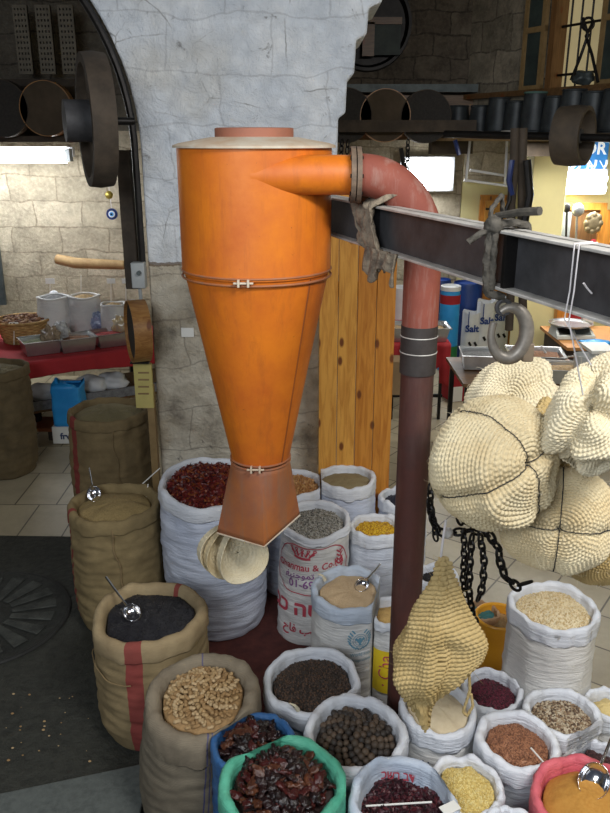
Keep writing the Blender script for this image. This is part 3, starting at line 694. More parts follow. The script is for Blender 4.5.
decal(q, text2d('World Food', .022), th0 + .05, .41, M_['inkblue']); decal(q, text2d('Programme', .022), th0 + .05, .38, M_['inkblue'])
q = sk['ylab']; th0 = math.radians(-112)
panel = ([(-.07 + .14 * i / 10, -.12 + .24 * j / 8) for j in range(9) for i in range(11)], [(j * 11 + i, j * 11 + i + 1, (j + 1) * 11 + i + 1, (j + 1) * 11 + i) for j in range(8) for i in range(10)])
decal(q, panel, th0, .29, M_['ylabel'], 'printed_panel', off=.004)
tv, tf = text2d(': Cha', .085); decal(q, ([(-y, x) for x, y in tv], tf), th0 + .05, .30, M_['inkred'], off=.008)
decal(sk['cream'], text2d('ﺡﺎﻓ', .055, bold=.001), math.radians(-118), .40, M_['inkdk'])
decal(sk['burg'], text2d('TESER', .05), math.radians(-80), .35, M_['inkblue'])
decal(sk['burg'], stroke2d([(-.07, 0), (0, .0), (.07, 0)], .004), math.radians(-80), .30, M_['inkblue'], 'printed_line')
decal(sk['turm'], text2d('pm', .05, bold=.001), math.radians(-118), .45, M_['inkdk'])
# inner lettering of the blue lined sack
q = sk['hib']; tv, tf = text2d('כשר בד', .055, bold=.001)
V = [q.pt(math.radians(92) - u / q.R, q.h, -2 * q.roll - .014, v - .055, smooth=True) for u, v in tv]
mk('printed_lettering', V, [tuple(reversed(f)) for f in tf], M_['inkred'], q.root, sharp=0)

# countable contents
def scatter(s, protos, name, label, cat, group, n, heap, drop, lift, flat=0, lay=1):
    k = 0
    for L in range(lay):
        for i in range(n):
            rho = math.sqrt((i + .5) / n) * (.93 - .1 * L); th = i * 2.39996 + L * 1.3
            p = s.inside(rho, th, heap + L * .012, drop); p.z += lift * (1 + .8 * L) + random.uniform(0, .3) * lift
            me = protos[(i * 7 + L) % len(protos)]
            o = bpy.data.objects.new(name, me); COL.objects.link(o); o.location = p
            o.rotation_euler = (random.uniform(-.5, .5) * (1 - flat) * 3, random.uniform(-.5, .5) * (1 - flat) * 3, random.uniform(0, 6.28))
            sc = random.uniform(.85, 1.12); o.scale = (sc, sc, sc); tag(o, label, cat, group); k += 1
def proto(fn, m, nn=5):
    out = []
    for k in range(nn):
        g_ = fn(k); me = bpy.data.meshes.new('p'); me.from_pydata([tuple(v) for v in g_.V], [], g_.F); me.shade_smooth(); me.materials.append(m[k % len(m)]); out.append(me)
    return out
def peanut(k):
    g_ = G(); n = 10; L = .0145 + .0015 * (k % 3); pr = []
    for i in range(13):
        t = i / 12; x = (t - .5) * 2; r = .0088 * math.sqrt(max(0, 1 - abs(x) ** 2.6)) * (1 - .22 * math.exp(-(x * 3.2) ** 2)) + .0002
        pr.append((r * (1 + .04 * math.sin(i * 3)), x * L))
    from mathutils import Matrix
    return g_.lathe(pr, (0, 0, 0), n, Matrix.Rotation(PI / 2, 3, 'Y'))
pm = [mat('peanut_shell_%s' % c, v, dk(v, .6), 60, .75, bump=.6, bs=200) for c, v in (('tan', (.60, .40, .19)), ('pale', (.70, .50, .27)), ('brown', (.46, .28, .12)))]
sk['b4'].fill('peanuts', 'deeper layer of peanuts filling the greyish burlap sack', pm[2], .055, drop=.035)
scatter(sk['b4'], proto(peanut, pm, 6), 'peanut', 'tan peanut in its shell heaped in the greyish burlap sack', 'peanut', 'peanuts in the greyish burlap sack', 140, .06, .035, .004, .85, lay=2)
def lime(k):
    g_ = G().sphere((0, 0, 0), (.0152, .0145, .014), 14); g_.V = [tuple(Vector(v) * (1 + .08 * noise.noise(Vector(v) * 90 + Vector((k, 0, 0))))) for v in g_.V]; return g_
lm = [mat('black_lime_%s' % c, v, dk(v, .6), 70, .6, bump=.5, bs=150) for c, v in (('brown', (.10, .07, .048)), ('dark', (.055, .042, .034)), ('tan', (.15, .10, .065)))]
scatter(sk['lime'], proto(lime, lm, 6), 'dried_lime', 'round dark dried lime heaped in the white sack', 'dried lime', 'dried black limes in the white sack', 105, .04, .052, .008, 0)
def pepper(k):
    rs = random.Random(k + 5); g_ = G(); m = 14; a0 = rs.uniform(.5, 1.8); L = .034; pts = []; rr = []
    for i in range(m):
        t = i / (m - 1); a = (t - .5) * a0; pts.append((L * math.sin(a) / a0 * 1.9, L * .8 * (1 - math.cos(a)), .004 * math.sin(t * 5 + k))); rr.append(max(.001, .0175 * math.sin(PI * min(1, t * .85 + .1)) ** .6))
    g_.tube(pts, rr, 12)
    g_.V = [(Vector(v) + Vector(v).normalized() * .011 * noise.noise(Vector(v) * 75 + Vector((k * 3, 0, 0)))) for v in g_.V]
    g_.V = [(v.x, v.y, v.z * .6 + .007 * noise.noise(v * 70)) for v in g_.V]; return g_
pp = [mat('dried_pepper_%s' % c, v, v2, 30, .22, bump=.6, bs=60, bd=.01) for c, v, v2 in (('black', (.022, .012, .012), (.01, .006, .006)), ('maroon', (.085, .014, .012), (.03, .008, .008)), ('brown', (.13, .045, .02), (.04, .014, .01)), ('dark', (.03, .01, .01), (.014, .008, .008)))]
pr = proto(pepper, pp, 8)
scatter(sk['grn'], pr, 'dried_pepper', 'shiny wrinkled dark dried pepper in the mint green sack', 'dried pepper', 'dried peppers in the mint green sack', 60, .045, .045, .008, .6, lay=2)
scatter(sk['blue'], pr, 'dried_pepper', 'wrinkled dark dried pepper in the blue sack', 'dried pepper', 'dried peppers in the blue sack', 30, .035, .04, .008, .6, lay=2)

# scoops
def scoop(tip, bowl, label, L=None, r=.028, blade=False):
    """bowl: point where the bowl sits, tip: end of the handle"""
    tip = Vector(tip); bowl = Vector(bowl); t = thing('scoop', bowl, label, 'scoop'); d = (tip - bowl).normalized()
    u = d.cross(Vector((0, 0, 1))).normalized(); w = u.cross(d)
    up = (w * -1 if w.z < 0 else w); up = (up + Vector((0, -.5, .6))).normalized(); up = (up - d * up.dot(d)).normalized(); u = d.cross(up)
    V = []; Fs = []; n, m = 28, 12
    for i in range(m + 1):
        a = PI * .56 * i / m
        for j in range(n):
            q_ = 2 * PI * j / n; V.append(tuple(bowl - up * (r * .85 * math.cos(a)) + u * (r * math.sin(a) * math.cos(q_)) + d * (r * 1.22 * math.sin(a) * math.sin(q_))))
    for i in range(m):
        for j in range(n): a_ = i * n + j; b_ = i * n + (j + 1) % n; Fs.append((a_, b_, b_ + n, a_ + n))
    o = mk('bowl', V, Fs, M_['chrome'], t, sharp=0); md = o.modifiers.new('solid', 'SOLIDIFY'); md.thickness = .0015
    w = -up
    s0 = bowl + d * (r * 1.16) - w * r * .12
    g_ = G().tube([s0, s0.lerp(tip, .1) + w * .004, tip], [.006, .005, .006], 10); g_.make('handle', M_['chrome'], t)
    return t
def sand(p, key, up): s_ = sk[key]; return Vector((p.x, p.y, s_.z0 + s_.h - .045 + up))
q = sk['b2']; b = P(94, 494, q.h + .02); scoop(P(89, 468, q.h + .13), b, 'steel scoop stuck in the tan coriander seed', r=.042)
q = sk['b3']; b = P(132, 613, q.h + .015); scoop(P(106, 577, q.h + .10), b, 'steel scoop lying on the black seeds', r=.042)
q = sk['un']; b = P(362, 585, q.h + .015); scoop(P(380, 564, q.h + .08), b, 'steel scoop in the pale tan powder', r=.034)
q = sk['turm']; b = P(594, 781, q.h + .045); scoop(P(612, 737, q.h + .15), b, 'steel scoop in the orange turmeric', r=.052)
# tags on sticks
def stick_tag(a, b, label, w=.0, mcard=None, rz=0):
    a, b = Vector(a), Vector(b); t = thing('label_stick', a, label, 'label stick'); G().tube([a, b], .0035 if not w else .003, 8).make('stick', M_['paper'], t)
    if w:
        G().box(b, (w, .004, w * .6), rz).make('card', mcard or M_['paper'], t, bev=.001)
q = sk['brn']; stick_tag(P(545, 764, .53), P(531, 748, .60), 'cream wooden stick leaning on the rim of the brown seeds')
q = sk['hib']; stick_tag(P(366, 806, .52), P(432, 802, .57), 'thin cream stick lying across the dark dried flowers')
c = P(450, 808, .60); G().box(c, (.065, .04, .003), .5).make('price_card', M_['paper'], None, label='small white price card at the bottom between dried flowers and couscous', cat='card')
q = sk['b2']; stick_tag(P(147, 497, .73), P(148, 484, .80), 'short white stick at the right rim of the coriander sack')
stick_tag(P(139, 487, .77), P(160, 468, .86), 'thin white stick slanting beside the coriander sack')
for key, px, py, lab in (('un', 325, 580, 'cream rag tie on the rim of the wreath sack'), ('tea', 298, 710, 'cream string tail on the front rim of the dark seed sack')):
    c = P(px, py, sk[key].h + .012); G().tube([c, c + Vector((-.012, -.01, .03)), c + Vector((-.035, .0, .035))], [.010, .006, .002], 8).make('cloth_tie', M_['fibre'], B[key])

# ------------------------------------------------------------------ cyclone
CX, CY = D(254.5, 150, 3.0).x, 3.0
cy = thing('cyclone_separator', (CX, CY, 1.17), 'big orange painted steel cyclone hopper hanging in front of the white pier', 'hopper')
z_top, z_band, z_bot = 2.722, 2.275, 1.50; R0, R1 = .283, .118
G().lathe([(R0 - .004, z_band - 1.17), (R0, z_band + .004 - 1.17), (R0, z_top - 1.17), (R0 - .004, z_top - 1.17)], (CX, CY, 1.17), 96, caps=False).make('cylinder_shell', M_['orange'], cy)
G().lathe([(R1, z_bot - 1.17), (R0 - .008, z_band - 1.17)], (CX, CY, 1.17), 96, caps=False).make('cone_shell', M_['orange'], cy)
G().lathe([(.0, 0), (R0 + .014, 0), (R0 + .014, .008), (R0 - .01, .016), (.16, .036), (.0, .042)], (CX, CY, z_top), 96, caps=False).make('lid', M_['lid'], cy)
G().lathe([(.143, .0), (.143, .032), (.135, .034), (.0, .034)], (CX, CY, z_top + .034), 64, caps=False).make('top_flange', M_['cap'], cy)
def band(zc, r, nm, hh=.012, px=None):
    for dz in (-hh, hh):
        o = G().torus((CX, CY, zc + dz), r, .0045, n=96, m=8).make(nm, M_['orange2'], cy)
    a = math.radians(-96); c = Vector((CX + (r + .008) * math.cos(a), CY + (r + .008) * math.sin(a), zc))
    gg = G().box(c + Vector((-.017, 0, 0)), (.008, .024, .026)).box(c + Vector((.017, 0, 0)), (.008, .024, .026)); gg.cyl(c + Vector((-.035, -.003, 0)), c + Vector((.035, -.003, 0)), .0045, n=10)
    gg.make('clamp_bolt', M_['lid'], o, bev=.001)
band(z_band, R0, 'clamp_band'); band(z_bot, R1 + .004, 'clamp_band', .008)
# weld seam down the cone, right of centre
a = math.radians(-42)
pts = [(CX + (R1 + (R0 - .008 - R1) * t + .001) * math.cos(a), CY + (R1 + (R0 - .008 - R1) * t + .001) * math.sin(a), z_bot + (z_band - z_bot) * t) for t in [i / 20 for i in range(21)]]
G().tube(pts, .003, 6).make('weld_seam', rust_paint('dark_weld', (.3, .08, .01), (.2, .05, .01), (.1, .04, .02)), cy)
# spout: round collar to square chute
corn = [D(217, 533, 2.98), D(264, 547, 2.83), D(300, 515, 3.02), D(252, 512, 3.17)]
n = 48; V = []; Fs = []; rows = 10
def sq(j):
    t = (j / n) * 4; k = int(t) % 4; f = t - int(t); return corn[k].lerp(corn[(k + 1) % 4], f)
ang0 = math.atan2(corn[0].y - CY, corn[0].x - CX)
for i in range(rows + 1):
    t = i / rows
    for j in range(n):
        a = ang0 + 2 * PI * j / n; c = Vector((CX + (R1 + .002) * math.cos(a), CY + (R1 + .002) * math.sin(a), z_bot - .004))
        e = sq(j); tt = min(1, t * 1.02); V.append(tuple(c.lerp(e, tt) if t < 1 else e))
for i in range(rows):
    for j in range(n): a_ = i * n + j; b_ = i * n + (j + 1) % n; Fs.append((a_ + n, b_ + n, b_, a_))
o = mk('spout', V, Fs, M_['orange2'], cy, sharp=30); md = o.modifiers.new('s', 'SOLIDIFY'); md.thickness = .004
G().tube([corn[0], corn[1], corn[2]], .004, 8).make('spout_lip', M_['lid'], cy)
# inlet
IH = D(300, 175, 2.8).z; IR = .0665; XI = D(352, 175, 2.8).x
pts = [(CX + .03, 2.815, IH)] + [(CX + .03 + (XI - CX - .03) * i / 8, 2.80, IH) for i in range(1, 9)]
G().tube([(CX + .00, 2.783, IH), (CX + .10, 2.785, IH), (CX + .2, 2.79, IH), (XI - .06, 2.80, IH), (XI, 2.80, IH)], IR, 48).make('inlet_pipe', M_['orange'], cy)

# elbow and down pipe
pp_ = thing('dust_pipe', (.42, 2.8, .017), 'faded red steel pipe bending from the orange cyclone down to the floor', 'pipe')
bend = .225; ex = .42; pts = [(XI + .012, 2.8, IH)]
for i in range(17):
    a = PI / 2 * i / 16; pts.append((ex - bend + bend * math.sin(a), 2.8, IH - bend * 1.15 + bend * 1.15 * math.cos(a)))
G().tube(pts, .071, 40).make('elbow', M_['pink'], pp_)
zb = IH - bend * 1.15; zj = D(405, 338, 2.8).z; zk = D(405, 372, 2.8).z
G().tube([(ex, 2.8, zb), (ex, 2.8, zj + .05)], .066, 40).make('upper_pipe', M_['pink'], pp_)
G().tube([(ex, 2.8, zj + .05), (ex, 2.8, zk)], .0675, 40).make('joint_sleeve', mat('sooty_joint', (.05, .042, .04), (.03, .024, .022), 14, .7), pp_)
G().tube([(ex, 2.8, zk), (ex, 2.8, .018)], .062, 40).make('lower_pipe', rust_paint('dark_rusty_pipe', (.10, .032, .024), (.055, .025, .022), (.16, .10, .08), .4, .5), pp_)
for z in (zj + .01, zj - .05): G().torus((ex, 2.8, z), .0675, .0022, n=40).make('weld_ring', M_['steel_edge'], pp_)
for k, x in enumerate((XI + .002, XI + .022)):
    G().lathe([(.06, -.008), (.094, -.008), (.094, .008), (.06, .008)], (x, 2.8, IH), 40, __import__('mathutils').Matrix.Rotation(PI / 2, 3, 'Y'), caps=False).make('flange', mat('grimy_flange', (.22, .15, .10), (.08, .06, .045), 20, .7, bump=.6), pp_)
gg = G()
for k in range(8):
    a = 2 * PI * k / 8; c = Vector((XI + .012, 2.8 + .082 * math.cos(a), IH + .082 * math.sin(a))); G().cyl(c - Vector((.022, 0, 0)), c + Vector((.022, 0, 0)), .007, n=6).make('flange_bolt', M_['black'], pp_)

# ------------------------------------------------------------------ beam
bd = Vector((-.3305, 1, 0)).normalized(); bn = Vector((bd.y, -bd.x, 0)); BT = 2.534; BH = .15
def bpt(Y, off=0.0, z=BT): return Vector((1.1916 - .3305 * Y, Y, 0)) + bn * off + Vector((0, 0, z))
beam = thing('steel_beam', bpt(2.4, 0, BT - BH), 'long dark steel channel beam crossing from behind the cyclone to the right edge', 'beam')
def bbox(y0, y1, o0, o1, z0, z1):
    q_ = [bpt(y0, o0, 0), bpt(y0, o1, 0), bpt(y1, o1, 0), bpt(y1, o0, 0)]
    return G().add([(p.x, p.y, z0) for p in q_] + [(p.x, p.y, z1) for p in q_], [(0,1,2,3),(7,6,5,4),(4,5,1,0),(5,6,2,1),(6,7,3,2),(7,4,0,3)])
# the camera side is the -bn/+bn side: bn points right; viewer sees the left/near face -> flange offsets
bbox(.7, 3.9, -.004, .004, BT - BH, BT).make('web', M_['steel_dk'], beam)
bbox(.7, 3.9, -.04, .035, BT - .008, BT).make('top_flange', M_['steel_edge'], beam, bev=.002)
bbox(.7, 3.9, -.04, .035, BT - BH, BT - BH + .008).make('bottom_flange', M_['steel_edge'], beam, bev=.002)
for y in (2.80, 1.98): bbox(y, y + .012, -.038, -.0045, BT - BH + .0085, BT - .0085).make('stiffener', M_['black'], beam)
# rag round the beam
def blob(c, r, seed, amp=.35, fr=18, n=48, sx=1, sy=1, sz=1):
    g_ = G().sphere((0, 0, 0), (1, 1, 1), n); out = []
    for v in g_.V:
        v = Vector(v); k = 1 + amp * noise.noise(v * fr * .09 + Vector((seed, 0, 0))) + amp * .28 * noise.noise(v * fr * .2 + Vector((seed, 3, 0)))
        out.append((c[0] + v.x * r * sx * k, c[1] + v.y * r * sy * k, c[2] + v.z * r * sz * k))
    g_.V = out; return g_
def fold_cloth(fn, nu, nv, name, m, **k):
    V = [tuple(fn(i / nu, j / nv)) for j in range(nv + 1) for i in range(nu + 1)]
    Fs = [(j * (nu + 1) + i, j * (nu + 1) + i + 1, (j + 1) * (nu + 1) + i + 1, (j + 1) * (nu + 1) + i) for j in range(nv) for i in range(nu)]
    o = mk(name, V, Fs, m, sharp=0, **k); md = o.modifiers.new('s', 'SOLIDIFY'); md.thickness = .006; return o
def ragf(u, v):
    y = 2.72 + .20 * u + .03 * math.sin(v * 5); off = -.052 - .01 * math.sin(u * 22 + v * 3) - .012 * noise.noise(Vector((u * 7, v * 6, 0)))
    z = BT + .045 - v * (.26 - .10 * u) + .012 * math.sin(u * 17)
    if v < .18: off += (.18 - v) * .5
    p = bpt(y, off, z); return p
fold_cloth(ragf, 40, 40, 'rag', M_['rag'], label='dusty grey rag draped over the beam beside the elbow', cat='rag')
def ragg(u, v):
    y = 2.80 - .24 * u; L_ = .085 + .03 * math.sin(u * 7) + .03 * noise.noise(Vector((u * 9, 4, 0)))
    p = bpt(y, -.046 - .010 * math.sin(u * 26 + v * 2) - .008 * v, BT - BH + .012 - v * L_); return p
fold_cloth(ragg, 50, 24, 'rag', M_['rag'], label='tattered grey rag hanging from the bottom flange of the beam in front of the pipe', cat='rag')
# rope and stick over the beam
def rope_tube(pts, r, tw=60, nseg=None, n=10):
    # three-strand look: radius modulated helically
    P_ = [Vector(p) for p in pts]; L = [0.0]
    for a, b in zip(P_, P_[1:]): L.append(L[-1] + (b - a).length)
    m = max(12, int(L[-1] / (r * .6))); out = []
    for i in range(m + 1):
        s_ = L[-1] * i / m; k = max(j for j in range(len(L)) if L[j] <= s_ + 1e-9); k = min(k, len(P_) - 2); f = (s_ - L[k]) / max(1e-9, L[k + 1] - L[k]); out.append(P_[k].lerp(P_[k + 1], f))
    for _ in range(3): out = [out[0]] + [(out[i - 1] + out[i] * 2 + out[i + 1]) / 4 for i in range(1, len(out) - 1)] + [out[-1]]
    g_ = G(); g_.tube(out, r, n); k = len(out); base = 0
    for i in range(k):
        for j in range(n):
            v = Vector(g_.V[i * n + j]); c = out[i]; g_.V[i * n + j] = tuple(c + (v - c) * (1 + .14 * math.cos(3 * (2 * PI * j / n) + i * .9)))
    return g_
YK = 1.1916 / (.3305 + (511 - 305) / 780 / 1.02)     # where the rope crosses the beam
k0 = bpt(YK, -.045, BT + .01)
rp = thing('rope', bpt(YK, 0, BT), 'thick dark rope knotted over the beam and running down to the steel hook', 'rope')
for r_ in range(2):
    o_ = r_ * .022 - .01; c = bd * o_
    rope_tube([bpt(YK, -.05, BT - BH - .0) + c, bpt(YK, -.052, BT - .02) + c, bpt(YK, -.05, BT + .012) + c, bpt(YK, 0, BT + .018) + c, bpt(YK, .045, BT + .01) + c, bpt(YK, .05, BT - BH - .0) + c], .009).make('loop', M_['rope'], rp)
blob(tuple(bpt(YK, -.052, BT + .01)), .024, 2, .3, 26, 24).make('knot', M_['rope'], rp, sharp=0)
hk = D(504, 305, YK * .985); kb = bpt(YK, -.06, BT)
rope_tube([kb, kb + Vector((-.004, -.004, -.08)), kb + Vector((.002, -.004, -.16)), hk + Vector((0, 0, .02))], .0105).make('hanging_end', M_['rope'], rp)
rope_tube([kb, kb + Vector((-.035, -.01, -.012)), kb + Vector((-.055, -.01, -.03))], .008).make('tail', M_['rope'], rp)
rope_tube([kb + Vector((0, 0, .01)), kb + Vector((-.002, 0, .05)), kb + Vector((.03, .03, .085)), kb + Vector((.04, .05, .04))], .006).make('bight', M_['rope'], rp)
s0 = bpt(YK, -.03, BT + .035); s1 = D(540, 211, YK * .95)
G().tube([s0 - (s1 - s0) * .15, s0.lerp(s1, .5) + Vector((0, 0, .003)), s1], [.009, .010, .011], 10).make('stick', M_['rope'], None, label='short dark stick pushed through the rope knot on top of the beam', cat='stick')
# steel hook
hook = thing('steel_hook', hk, 'worn grey steel hook hanging from the rope above the knitted baskets', 'hook')
hz = hk.y; ctr = D(509, 333, hz); pts = []
rr = []
for i in range(30):
    t = i / 29; a = math.radians(125 - 330 * t); pts.append(ctr + Vector((math.cos(a) * .046, .0, math.sin(a) * .068))); rr.append(.010 + .010 * math.sin(PI * min(1, t * 1.1)) * (1 if t < .85 else (1 - t) / .15))
G().tube(pts, rr, 14).make('hook_body', M_['hooksteel'], hook)
G().box(ctr + Vector((.052, 0, -.05)), (.03, .03, .05)).make('swivel_block', mat('rusty_block', (.2, .15, .1), (.12, .09, .06)), hook, bev=.004)
G().torus(hk + Vector((0, 0, -.006)), .018, .006, __import__('mathutils').Matrix.Rotation(PI / 2, 3, 'X')).make('eye', M_['steel_dk'], hook)
# white strings
YS = 1.1916 / (.3305 + (594 - 305) / 780 / 1.015)
for k, (dx, lab) in enumerate(((-.012, 'left hand white string hanging from the beam near the right edge'), (.004, 'right hand white string hanging from the beam near the right edge'))):
    a = bpt(YS, -.046, BT + .004) + bd * dx; z1 = D(590, 318, YS).z
    G().tube([bpt(YS, .0, BT + .006) + bd * dx, a, a + Vector((.001 * k, 0, -.1)), Vector((a.x - .004, a.y, z1)), D(583 + 8 * k, 365 + 30 * (1 - k), YS) + Vector((0, 0, 0))], .0018, 6).make('string', M_['string'], None, label=lab, cat='string')
kk = D(587, 288, YS * .97); G().tube([kk + Vector((-.012, -.01, .012)), kk, kk + Vector((.012, 0, -.012))], .0022, 6).make('string', M_['string'], None, label='short knotted tail of white string beside the beam', cat='string')

# ------------------------------------------------------------------ knitted baskets
def knit(name, fn, nu, nv, rings, stitches, amp, m, closed_u=True, org=None, **k):
    """fn(U,V)->(...,3) numpy; u runs round, v runs from pole to pole. Surface raised into rows of stitches."""
    u = np.arange(nu) / nu; v = np.linspace(0.0015, .9985, nv); Ug, Vg = np.meshgrid(u, v)
    Pm = fn(Ug, Vg); e = 1e-3
    du = fn(Ug + e, Vg) - fn(Ug - e, Vg); dv = fn(Ug, np.clip(Vg + e, 0.001, .999)) - fn(Ug, np.clip(Vg - e, 0.001, .999))
    N = np.cross(du, dv); N /= (np.linalg.norm(N, axis=2, keepdims=True) + 1e-12)
    c = Pm.reshape(-1, 3).mean(0)
    if ((Pm - c) * N).sum() < 0: N = -N
    ph = Vg * rings; ri = np.floor(ph); wid = np.linalg.norm(du, axis=2) / (2 * e)
    wm = wid.mean(1, keepdims=True); ns = np.maximum(6, np.round(stitches * wm / wm.max()))
    # keep the stitch count constant inside a ring
    nsr = np.zeros_like(Vg)
    for r in np.unique(ri): mk_ = ri == r; nsr[mk_] = np.round(np.mean((ns * np.ones_like(Vg))[mk_]))
    row = np.abs(np.sin(PI * ph)) ** .55; st = .5 + .5 * np.cos(2 * PI * (Ug * nsr) + ri * PI + 1.2 * np.sin(PI * ph))
    d = amp * (row * (.60 + .40 * st) - .4)
    Pm = Pm + N * d[..., None]
    V = Pm.reshape(-1, 3); i = np.arange(nv - 1)[:, None] * nu + np.arange(nu)[None]; j = np.arange(nv - 1)[:, None] * nu + (np.arange(nu)[None] + 1) % nu
    Fs = np.stack([i, i + nu, j + nu, j], -1).reshape(-1, 4)
    return mk(name, V, Fs, m, sharp=0, **k), Pm, N
def nz3(X, s, seed):
    a = X[..., 0] * s + seed; b = X[..., 1] * s - seed * 1.7; c = X[..., 2] * s + seed * .6
    return (np.sin(a * 1.3 + 1.7 * np.sin(b * .9)) + np.sin(b * 1.7 + 1.3 * np.sin(c * 1.1)) + np.sin(c * 1.5 + 1.5 * np.sin(a * .8))) / 3
def basket(pole, center, R, thick, label, m=None, seed=1, lumps=.06, grooves=(0, .25, .5, .75), gd=.015, rings=48, stitches=82, rotu=0.0, amp=.0076, sx=1.0, sy=1.0, roll=0.0, string=True, hairs=130, nu=512, nv=330, fold=0.0, foldu=.4, glen=.62):
    pole = Vector(pole).normalized(); u0 = pole.cross(Vector((0, 0, 1))).normalized(); v0 = pole.cross(u0)
    c_, s_ = math.cos(roll), math.sin(roll); u1 = u0 * c_ + v0 * s_; v1 = v0 * c_ - u0 * s_
    A = np.array([u1, v1, pole]); C = np.array(center)
    def fn(U_, V_):
        ph = V_ * PI; a = (U_ + rotu) * 2 * PI
        d = np.stack([np.sin(ph) * np.cos(a), np.sin(ph) * np.sin(a), np.cos(ph)], -1)
        r = np.ones_like(ph) * 1.0
        for gq in grooves:
            da = np.abs(((U_ - gq + .5) % 1) - .5) * 2 * PI * np.sin(ph) * R
            r -= (gd / R) * np.exp(-(da / .022) ** 2) * (V_ < glen)
        r += lumps * nz3(d, 2.6, seed) + lumps * .5 * nz3(d, 6.0, seed * 2)
        if fold:
            x = ((U_ - foldu + .5) % 1) - .5
            r += fold * np.exp(-((V_ - .30 - .05 * np.sin(x * 9)) / .05) ** 2) * np.exp(-(x / .16) ** 2)
        r -= .10 * np.exp(-(ph / .22) ** 2)
        X = d * r[..., None] * np.array([R * sx, R * sy, R * thick])
        return X @ A + C
    o, Pm, N = knit('knitted_basket', fn, nu, nv, rings, stitches, amp, m or M_['jute'], label=label, cat='basket', group='knitted jute baskets hung from the beam')
    if string:
        for gq in grooves:
            iu = int(gq * nu) % nu; ids = list(range(0, int(nv * glen * .93), 3))
            pts = [tuple(Pm[i, iu] + N[i, iu] * .0035) for i in ids]; G().tube(pts, .0015, 6).make('string_tie', M_['twine'], o)
    if hairs:
        g_ = G(); rs = random.Random(seed)
        for _ in range(hairs):
            i = rs.randrange(2, nv - 2); j = rs.randrange(nu); p = Vector(Pm[i, j]); n_ = Vector(N[i, j]); t = Vector((rs.uniform(-1, 1), rs.uniform(-1, 1), rs.uniform(-1, 1)))
            L = rs.uniform(.010, .026); g_.tube([p, p + (n_ * .7 + t * .3) * L * .4, p + (n_ * .6 + t * 1.0) * L * .8, p + (n_ * .1 + t * 1.5) * L], [.0006, .0005, .0004, .0003], 3, caps=False)
        h = g_.make('loose_fibres', M_['fibre'], o, sharp=0); h['kind'] = 'stuff'
    return o, Pm, N
k1 = D(494, 462, 1.92)
basket((.44, -.84, .32), k1, .180, .88, 'largest cream knitted basket, tied with a black string cross, nearest the pipe', seed=1.3, rotu=.0, roll=math.radians(22), lumps=.07, fold=.16, foldu=.10, sx=1.0, sy=.93)
k2 = D(558, 520, 1.98)
basket((-.26, -.95, .12), k2, .156, .62, 'flat round knitted basket with a black string cross, lower right of the largest one', seed=2.9, roll=math.radians(0), lumps=.07, grooves=(0, .25, .5, .75), sy=1.0, m=M_['jute'])
k3 = D(515, 402, 2.34)
basket((-.35, -.75, .45), k3, .145, .72, 'pale knitted basket behind and above the largest one, below the steel hook', seed=4.1, m=M_['jute3'], lumps=.10, grooves=(.1, .6), gd=.02, string=False, fold=.15, foldu=.6)
k4 = D(598, 418, 1.86)
basket((-.5, -.6, .6), k4, .120, .95, 'crumpled cream knitted basket at the right edge above the others', seed=6.2, m=M_['jute3'], lumps=.20, grooves=(.2, .45, .8), gd=.04, string=False, amp=.008, sy=1.25, fold=.2, foldu=.3)
k5 = D(612, 385, 2.16)
basket((-.2, -.5, .8), k5, .10, .8, 'pale knitted basket at the right edge just under the beam strings', seed=7.7, m=M_['jute3'], lumps=.15, grooves=(.0, .5), gd=.03, string=False, nu=256, nv=180, rings=30, stitches=60)
k6 = D(606, 548, 2.12)
basket((.15, -.9, -.3), k6, .135, .7, 'tan knitted basket at the lower right edge behind the flat round one', seed=9.1, m=M_['jute2'], lumps=.05, string=False, grooves=(.2, .7), gd=.01)
k8 = D(552, 437, 2.12)
basket((-.6, -.5, .5), k8, .082, 1.0, 'small folded tan knitted basket wedged between the pale ones', seed=12.5, m=M_['jute2'], lumps=.2, grooves=(.0, .3, .6), gd=.04, string=False, nu=220, nv=160, rings=26, stitches=48, sy=1.35, roll=.6)
# hanging tan basket, gathered at the top, with ragged tails
hb = D(441, 556, 2.0); hbz0 = D(430, 700, 2.0).z
def hfn(U_, V_):
    a = U_ * 2 * PI; zt_, zb_ = hb.z, hbz0
    rp = np.interp(V_, [0, .04, .10, .22, .40, .58, .74, .86, .94, 1.0], [.004, .017, .020, .044, .078, .104, .110, .086, .045, .004])
    fl = 1 + .16 * np.cos(5 * a + 1.2) * np.clip(1 - V_ * .8, 0, 1) + .10 * np.cos(2 * a + V_ * 3) + .13 * np.exp(-((np.abs(((U_ - .12 + .5) % 1) - .5)) / .05) ** 2) * (V_ > .35)
    cleft = 1 - .42 * np.exp(-(np.abs(((U_ - .78 + .5) % 1) - .5) / .045) ** 2) * np.clip((V_ - .2) * 3, 0, 1)
    r = rp * fl * cleft
    x = r * np.cos(a) * 1.17 + .006; y = r * np.sin(a) * .62
    z = zt_ + (zb_ - zt_) * V_ ** .95 - .035 * np.cos(a) * -1 * V_ * (V_ > 0) - .025 * np.clip(-np.cos(a), 0, 1) * V_ ** 3
    z = z + .018 * np.cos(3 * a + .7) * V_ ** 2 - .035 * np.clip(-np.cos(a - .3), 0, 1) ** 2 * V_ ** 4
    X = np.stack([x, y, z - zt_], -1); w = np.sin(PI * V_) * .014; a1 = nz3(X, 16.0, 2.0); a2 = nz3(X, 30.0, 5.0)
    x = x + w * a1 + w * .5 * a2; y = y + w * a2
    x = x + .012 * np.exp(-((V_ - .62) / .12) ** 2) * np.sign(np.cos(a))
    return np.stack([hb.x + x, hb.y + y, z], -1)
ho, Pm, N = knit('knitted_basket', hfn, 420, 300, 38, 50, .0085, M_['jute2'], label='tan knitted basket hanging apart in front of the pipe, gathered to a point', cat='basket', group='knitted jute baskets hung from the beam')
